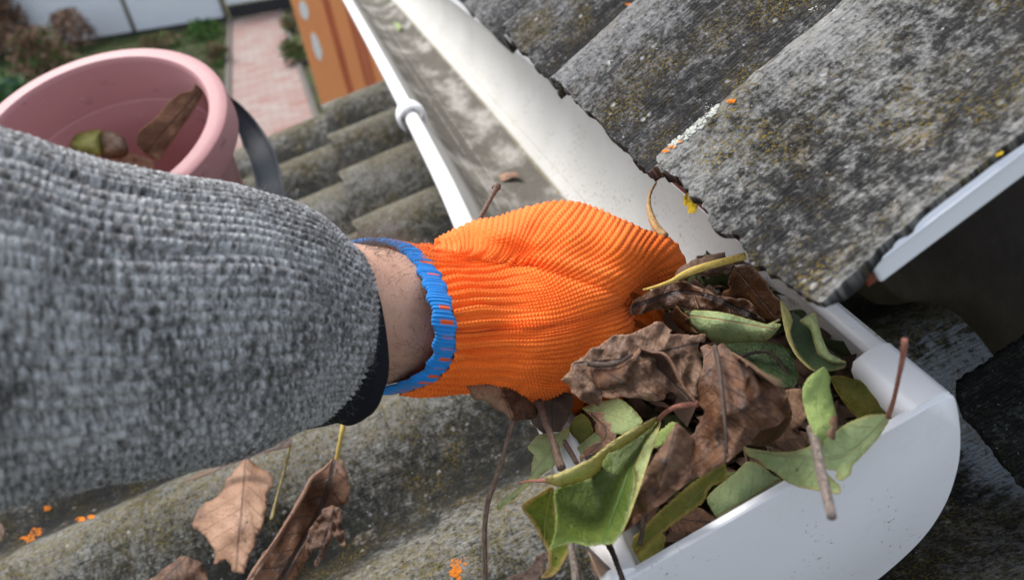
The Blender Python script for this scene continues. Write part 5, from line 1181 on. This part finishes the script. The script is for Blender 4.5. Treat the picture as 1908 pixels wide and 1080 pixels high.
# bottom: bits on the rim
def twig(pts, rad, mat, label, pl=mouth, group='twigs and loose stalks', name='twig', n=8):
    P = [on(pl, *p) for p in pts] if isinstance(pl, Plane) else [at(*p) for p in pts]
    b = MB(); b.tube(P, rad, n, 40); 
    rr = np.random.default_rng(len(label)); V = np.array(b.v); V += rr.normal(size=V.shape) * .00010; b.v = [tuple(v) for v in V]
    return tag(b.build(name, mat), label, 'twig', group)
twig([(1003,742,.022),(1012,775,.026),(1028,815,.028),(1046,872,.026)], [.0020,.0018,.0017,.0022], m_stbr, 'thick dark stalk running down from under the glove over the white rim')
twig([(1050,820,.010),(1062,840,.012),(1075,862,.012)], [.0014,.0013,.0012], m_stbr, 'short brown stalk beside the torn pale leaf, under the large green leaf')
twig([(1062,1005,.018),(1067,1035,.018),(1072,1062,.018),(1074,1095,.018)], [.0016,.0017,.0019,.0018], m_stgy, 'yellowish brown stalk leaving the photo at the bottom left of the rim')
twig([(1132,1008,.016),(1142,1030,.016),(1152,1056,.016),(1164,1090,.014)], [.0016,.0012,.0011,.0012], m_stdk, 'dark olive stalk lying on the white rim at the bottom edge')
L('brown_leaf', 'small curled brown leaf scrap lying on the white rim at the bottom edge', [
 dict(o=[(1092,1018),(1102,1016),(1118,1036),(1140,1045),(1144,1056),(1130,1064),(1122,1076),(1112,1068),(1104,1048)], h=[(1095,1020,.016),(1120,1045,.018),(1135,1058,.012)], mid=[(1094,1018),(1130,1062)], pl=mouth, jag=.8, wr=.0012, wrs=16, seed=41)], [m_br2])
twig([(1200,905,.040),(1206,930,.034),(1201,965,.026),(1192,1015,.020)], [.0014,.0011,.0009], m_stdk, 'thin dark stalk sticking out below the biggest brown leaf')
twig([(1285,700,.006),(1420,655,.004),(1470,700,-.004),(1498,730,-.008)], [.0006,.0008,.0008,.0006], m_stdk, 'thin curved dark stalk in the shade between the green leaves')
# curved stalk and bits farther up
twig([(1223,340,.492),(1211,362,.480),(1209,385,.474),(1216,410,.468),(1224,425,.464),(1238,442,.460)], [.0006,.0008,.0012,.0019,.0026,.0030], m_sttan, 'curved tan stalk rising behind the glove tip against the white gutter wall', None)
twig([(928,345,.475),(921,358,.472),(910,378,.468),(890,414,.460)], [.0020,.0013,.0014,.0013], m_stbr, 'reddish brown twig sticking up behind the glove in the gutter', None)
twig([(918,348,.4755),(925,352,.4745),(932,349,.474)], [.0012,.0014,.0012], m_stbr, 'tiny fork at the tip of the reddish brown twig behind the glove', None)
def inpt(x, y, lift=.003):      # on the trough bottom
    fl = Plane(GF + GD * (.083 - lift), -GD); return fl
fl = inpt(0, 0)
L('green_leaf', 'small curled green leaf lying far up in the gutter', [dict(o=[(725,48),(733,42),(744,44),(748,52),(742,60),(730,62)], h=[(730,45,.006),(745,55,.010),(730,60,.002)], mid=[(726,48),(746,58)], pl=fl, wr=.001, step=4, seed=42)], [m_g5], group='debris in the cleared stretch of the gutter')
L('brown_leaf', 'flat brown leaf fragment on the grimy gutter bottom above the glove', [dict(o=[(912,336),(925,328),(944,322),(962,322),(968,328),(950,333),(930,342),(918,343)], h=[(915,338,.001),(960,325,.004)], mid=[(914,338),(966,324)], pl=fl, jag=.8, wr=.0008, step=4, seed=43)], [m_br4], group='debris in the cleared stretch of the gutter')

# ------------------------------------------------------------------ leaves on the lower roof
GR = 'leaves lying on the lower roof'
lr = Plane(SL - NLn * .012, NLn)
Zr = lambda p: Z(500, 700, 2.8417, p)
r1 = L('tan_leaf', 'light tan dry leaf on the lower roof just below the sleeve', [
 dict(o=[(455,853),(478,866),(502,880),(508,900),(496,935),(492,975),(478,1005),(468,1030),(455,1066),(432,1062),(422,1040),(400,1050),(396,1022),(385,1002),(362,985),(366,955),(385,935),(405,925),(432,880)], h=[(455,855,.020),(500,890,.014),(365,975,.006),(450,1060,.004),(440,950,.018)], mid=[(458,855),(452,940),(440,1060)], pl=lr, jag=1.6, wr=.0030, wrs=50, cup=.004, seed=51)], [m_br4], group=GR)
r2 = L('brown_leaf', 'long dark brown folded leaf on the lower roof, right of the tan leaf', [
 dict(o=[(628,848),(645,872),(652,905),(648,935),(618,948),(604,975),(590,1010),(570,1045),(545,1085),(455,1095),(468,1062),(500,1020),(535,965),(562,918),(578,888),(605,868)], h=[(628,850,.036),(650,910,.022),(470,1080,.022),(560,1050,.006),(560,920,.034),(600,940,.012)], mid=[(626,850),(600,940),(520,1085)], pl=lr, mi=0, jag=1.2, wr=.0026, wrs=50, seed=52),
 dict(o=[(628,848),(605,868),(578,888),(562,918),(535,965),(500,1020),(468,1062),(455,1095),(470,1085),(506,1028),(541,970),(568,924),(584,893),(608,873)], h=[(628,850,.038),(562,918,.038),(460,1090,.026)], mid=[(628,850),(455,1095)], pl=lr, mi=1, wr=.0004, seed=53)], [m_br1, m_br4], group=GR)
stalk(r2, [(627,855,.037),(632,830,.046),(637,805,.054),(641,784,.058)], [.0016,.0017,.0022], m_stye, lr)
L('brown_leaf', 'crumpled curled brown leaf at the right end of the long folded leaf', [
 dict(o=[(600,952),(620,940),(640,950),(636,975),(645,1018),(632,1012),(618,1000),(606,1028),(592,1055),(586,1050),(598,1020),(590,1020),(570,1022),(575,990),(588,970)], h=[(600,955,.030),(640,1010,.016),(590,1050,.010),(580,1010,.020)], mid=[(625,945),(590,1050)], pl=lr, jag=1.2, wr=.0040, wrs=18, seed=54, step=5)], [m_br1], group=GR)
L('brown_leaf', 'brown leaf tip entering the photo at the bottom edge, below the tan leaf', [
 dict(o=[(262,1095),(295,1068),(325,1045),(345,1034),(362,1040),(380,1052),(382,1095)], h=[(340,1036,.022),(270,1090,.012),(380,1090,.010)], mid=[(350,1036),(290,1095)], pl=lr, jag=1, wr=.0030, wrs=30, cup=.004, seed=55)], [m_br1], group=GR)
L('brown_leaf', 'thin strip of a dark red brown leaf showing along the lower edge of the sleeve', [
 dict(o=[(335,898),(380,878),(430,852),(480,832),(540,815),(540,832),(500,842),(455,855),(415,872),(370,890)], h=[(340,895,.030),(530,825,.040)], mid=[(540,822),(340,895)], pl=lr, wr=.001, seed=56)], [m_br3], group=GR)
twig([(541,822,.030),(536,850,.026),(526,890,.020),(515,930,.014),(506,968,.010)], [.0014,.0011,.0010,.0016], m_stol, 'olive stalk between the tan leaf and the long brown leaf on the lower roof', lr)
L('brown_leaf', 'dark curled leaf scrap beside the rim at the bottom edge', [
 dict(o=[(945,1090),(955,1070),(985,1058),(1003,1035),(1018,1028),(1022,1045),(1012,1062),(1000,1090)], h=[(950,1080,.020),(1015,1035,.034)], mid=[(1018,1030),(950,1085)], pl=lr, jag=1.5, wr=.004, wrs=20, seed=57)], [m_br3], group=GR)
L('brown_leaf', 'sliver of a brown leaf at the left edge of the photo on the lower roof', [
 dict(o=[(-12,970),(3,975),(8,990),(2,1005),(-12,1010)], h=.012, mid=[(-10,970),(5,1000)], pl=lr, wr=.001, seed=58)], [m_br1], group=GR)
# ------------------------------------------------------------------ leaves in the bucket
GB = 'leaves inside the bucket'
L('brown_leaf', 'large dark brown leaf leaning on the inner wall of the pink bucket', [
 dict(o=Z(0,0,2.981,[(1140,478),(1128,520),(1110,552),(1060,640),(1000,722),(935,820),(880,895),(800,850),(758,795),(762,760),(782,722),(862,660),(925,580),(1000,520),(1070,500),(1085,468),(1110,462)]), h=[(380,160,.880),(290,290,.885),(255,260,.905),(350,190,.885),(330,240,.875)], mid=[(382,160),(320,230),(270,290)], pl=None, ser=1.5, wr=.0035, wrs=34, cup=-.004, seed=61, step=5)], [m_brd], group=GB, thick=.0008)
L('olive_leaf', 'olive yellow curled leaf at the back inside the pink bucket', [
 dict(o=Z(0,0,2.981,[(385,812),(420,752),(480,730),(545,722),(565,735),(565,860),(540,870),(440,850)]), h=[(130,270,.90),(185,290,.89),(160,245,.905)], mid=[(130,275),(188,245)], pl=None, wr=.003, cup=-.01, step=5, seed=62),
 dict(o=Z(0,0,2.981,[(560,735),(625,733),(690,762),(705,800),(712,860),(640,880),(560,868)]), h=[(190,250,.90),(237,285,.89)], mid=[(190,250),(237,290)], pl=None, mi=1, wr=.003, cup=-.008, step=5, seed=63)], [m_g4, m_rust], group=GB, thick=.0008)
L('brown_leaf', 'light reddish brown curled leaf edge just above the sleeve inside the bucket', [
 dict(o=Z(0,0,2.981,[(590,875),(650,848),(700,855),(725,842),(770,858),(860,905),(840,940),(700,950),(600,930)]), h=[(200,295,.94),(280,300,.92)], mid=[(200,292),(285,305)], pl=None, jag=1, wr=.004, wrs=16, step=5, seed=64)], [m_br4], group=GB, thick=.0008)

# ------------------------------------------------------------------ decayed litter packed below the heap: countless crumbs
b = MB(); rr = np.random.default_rng(77)
for i in range(1500):
    y = rr.uniform(.022, .235); T_ = rr.uniform(.012, .136); u_ = T_ / .15
    floor = .083 * math.sin(math.pi * min(.97, max(.03, u_))) ** .55
    top = .020 + .05 * max(0, (y - .17) / .07) ** 1.5
    D_ = rr.uniform(min(top, floor), floor)
    c = gpt(y, T_, D_ - .002); Ls = rr.uniform(.004, .015); d = unit(rr.normal(size=3) * [1, 1, .45]); s = unit(np.cross(d, rr.normal(size=3) + [0, 0, 2])); k = np.cross(d, s) * Ls * rr.uniform(-.3, .3)
    b.add([c - d * Ls, c - d * Ls * .2 + s * Ls * .5 + k, c + d * Ls * .9, c - d * Ls * .1 - s * Ls * .45 + k * .5], [(0, 1, 2), (0, 2, 3)], int(rr.integers(3)))
m_cr1 = plain('dark_leaf_crumbs', (.050, .030, .020), .8, .2, .5, 200); m_cr2 = plain('brown_leaf_crumbs', (.11, .065, .042), .8, .2, .5, 200); m_cr3 = plain('olive_leaf_crumbs', (.045, .055, .018), .8, .2, .5, 200)
o = b.build('leaf_litter', [m_cr1, m_cr2, m_cr3], smooth=False); tag(o, kind='stuff')

# dark slate scrap lying on the lower roof at the right
b = Leaf(); blade(b, [(1783,716),(1850,672),(1960,600),(2120,540),(2140,1120),(1985,985),(1908,905),(1850,840),(1812,790),(1788,765)], [(1790,720,.030),(1908,640,.034),(1908,900,.034),(2100,800,.050)], [(1783,716),(2100,900)], Plane(SL, NLn), jag=2.2, wr=.0006, step=9, seed=71, smooth=False)
o = b.done('slate_fragment', m_slate_dark, 'dark broken slate fragment on the lower roof at the right edge of the photo', 'roof fragment', .007)
me = o.data; co = np.empty(len(me.vertices) * 3, np.float32); me.vertices.foreach_get('co', co); co = co.reshape(-1, 3) - (SL)
setuv_ = np.stack([co @ UL, co @ EL], 1)
idx = np.empty(len(me.loops), np.int32); me.loops.foreach_get('vertex_index', idx); me.uv_layers['UVMap'].data.foreach_set('uv', setuv_[idx].astype(np.float32).ravel())

# ------------------------------------------------------------------ lichen growing on the sheets
def lo_pt(x, y, off=0.0):
    h = 0
    for _ in range(8):
        P = on(Plane(SL, NLn), x, y, h + off); h = wave_lo(np.array([(P - SL) @ EL]))[0][0] * LA
    return P
def up_hit(x, y):
    h = 0
    for _ in range(8):
        P = on(Plane(SU, NU), x, y, h); v = (P - SU) @ EU; h = float(wave_near(np.array([v]))[0][0]) * (.026 if v < 0 else .031) - (.0072 if v > .01 else 0)
    return P
def grow(name, spots, mat, parent, hit, nrm, r, n, seed, squash=.35, label=None):
    rr = random.Random(seed); pts = []
    for (x, y, w, h_) in spots:
        for k in range(n):
            a = rr.random() * 6.283; q = math.sqrt(rr.random()); pts.append(hit(x + w * q * math.cos(a), y + h_ * q * math.sin(a)))
    o = lump_field(name, pts, r, mat, None, nrm, squash, seed)
    o.parent = parent; o.matrix_parent_inverse = parent.matrix_world.inverted()
    if label: o['label'] = label
    o['kind'] = 'stuff'; return o
low_left = [o for o in bpy.data.objects if o.name.startswith('roof_sheet') and 'carrying' in o.get('label', '')][0]
low_near = [o for o in bpy.data.objects if o.name.startswith('roof_sheet') and 'running under the arm' in o.get('label', '')][0]
hl = lambda x, y: lo_pt(x, y, -.0085)
grow('orange_lichen', [(68, 990, 12, 8), (52, 1002, 13, 7), (88, 946, 7, 4), (150, 966, 8, 4), (170, 962, 6, 3)], m_orangelichen, low_left, hl, NLn, .0011, 34, 1)
grow('olive_lichen', [(305, 1025, 15, 16), (338, 1015, 19, 17), (312, 1050, 12, 10)], m_olivelichen, low_left, hl, NLn, .0013, 70, 2)
grow('orange_lichen', [(855, 1048, 15, 13), (850, 1066, 12, 9), (862, 1078, 10, 6)], m_orangelichen, low_near, lambda x, y: lo_pt(x, y, 0), NLn, .0011, 60, 3)
grow('grey_lichen', [(1255, 262, 14, 12), (1278, 246, 16, 13), (1300, 228, 16, 12), (1322, 208, 12, 10), (1330, 196, 9, 8)], m_greylichen, sheet_near, up_hit, NU, .0008, 55, 4, .7)
grow('grey_lichen', [(1530, 20, 26, 8), (1140, 118, 10, 5)], m_greylichen, sheet_near, up_hit, NU, .0007, 40, 5, .5)
grow('orange_lichen', [(1240, 281, 7, 2), (1252, 273, 8, 2), (1264, 264, 7, 2), (1362, 188, 9, 3), (1168, 8, 8, 4)], m_orangelichen, sheet_near, up_hit, NU, .00055, 22, 6, .3)
grow('yellow_lichen', [(1858, 283, 9, 7), (1850, 280, 6, 5)], m_yellowlichen, sheet_near, up_hit, NU, .0009, 24, 7, .6)
eb = [o for o in bpy.data.objects if o.name.startswith('eave_board')][0]
grow('yellow_lichen', [(1283, 372, 8, 11), (1290, 388, 7, 9)], m_yellowlichen, eb, lambda x, y: on(Plane(SU - NU * .0225, NU), x, y), NU, .0011, 46, 8, .7)
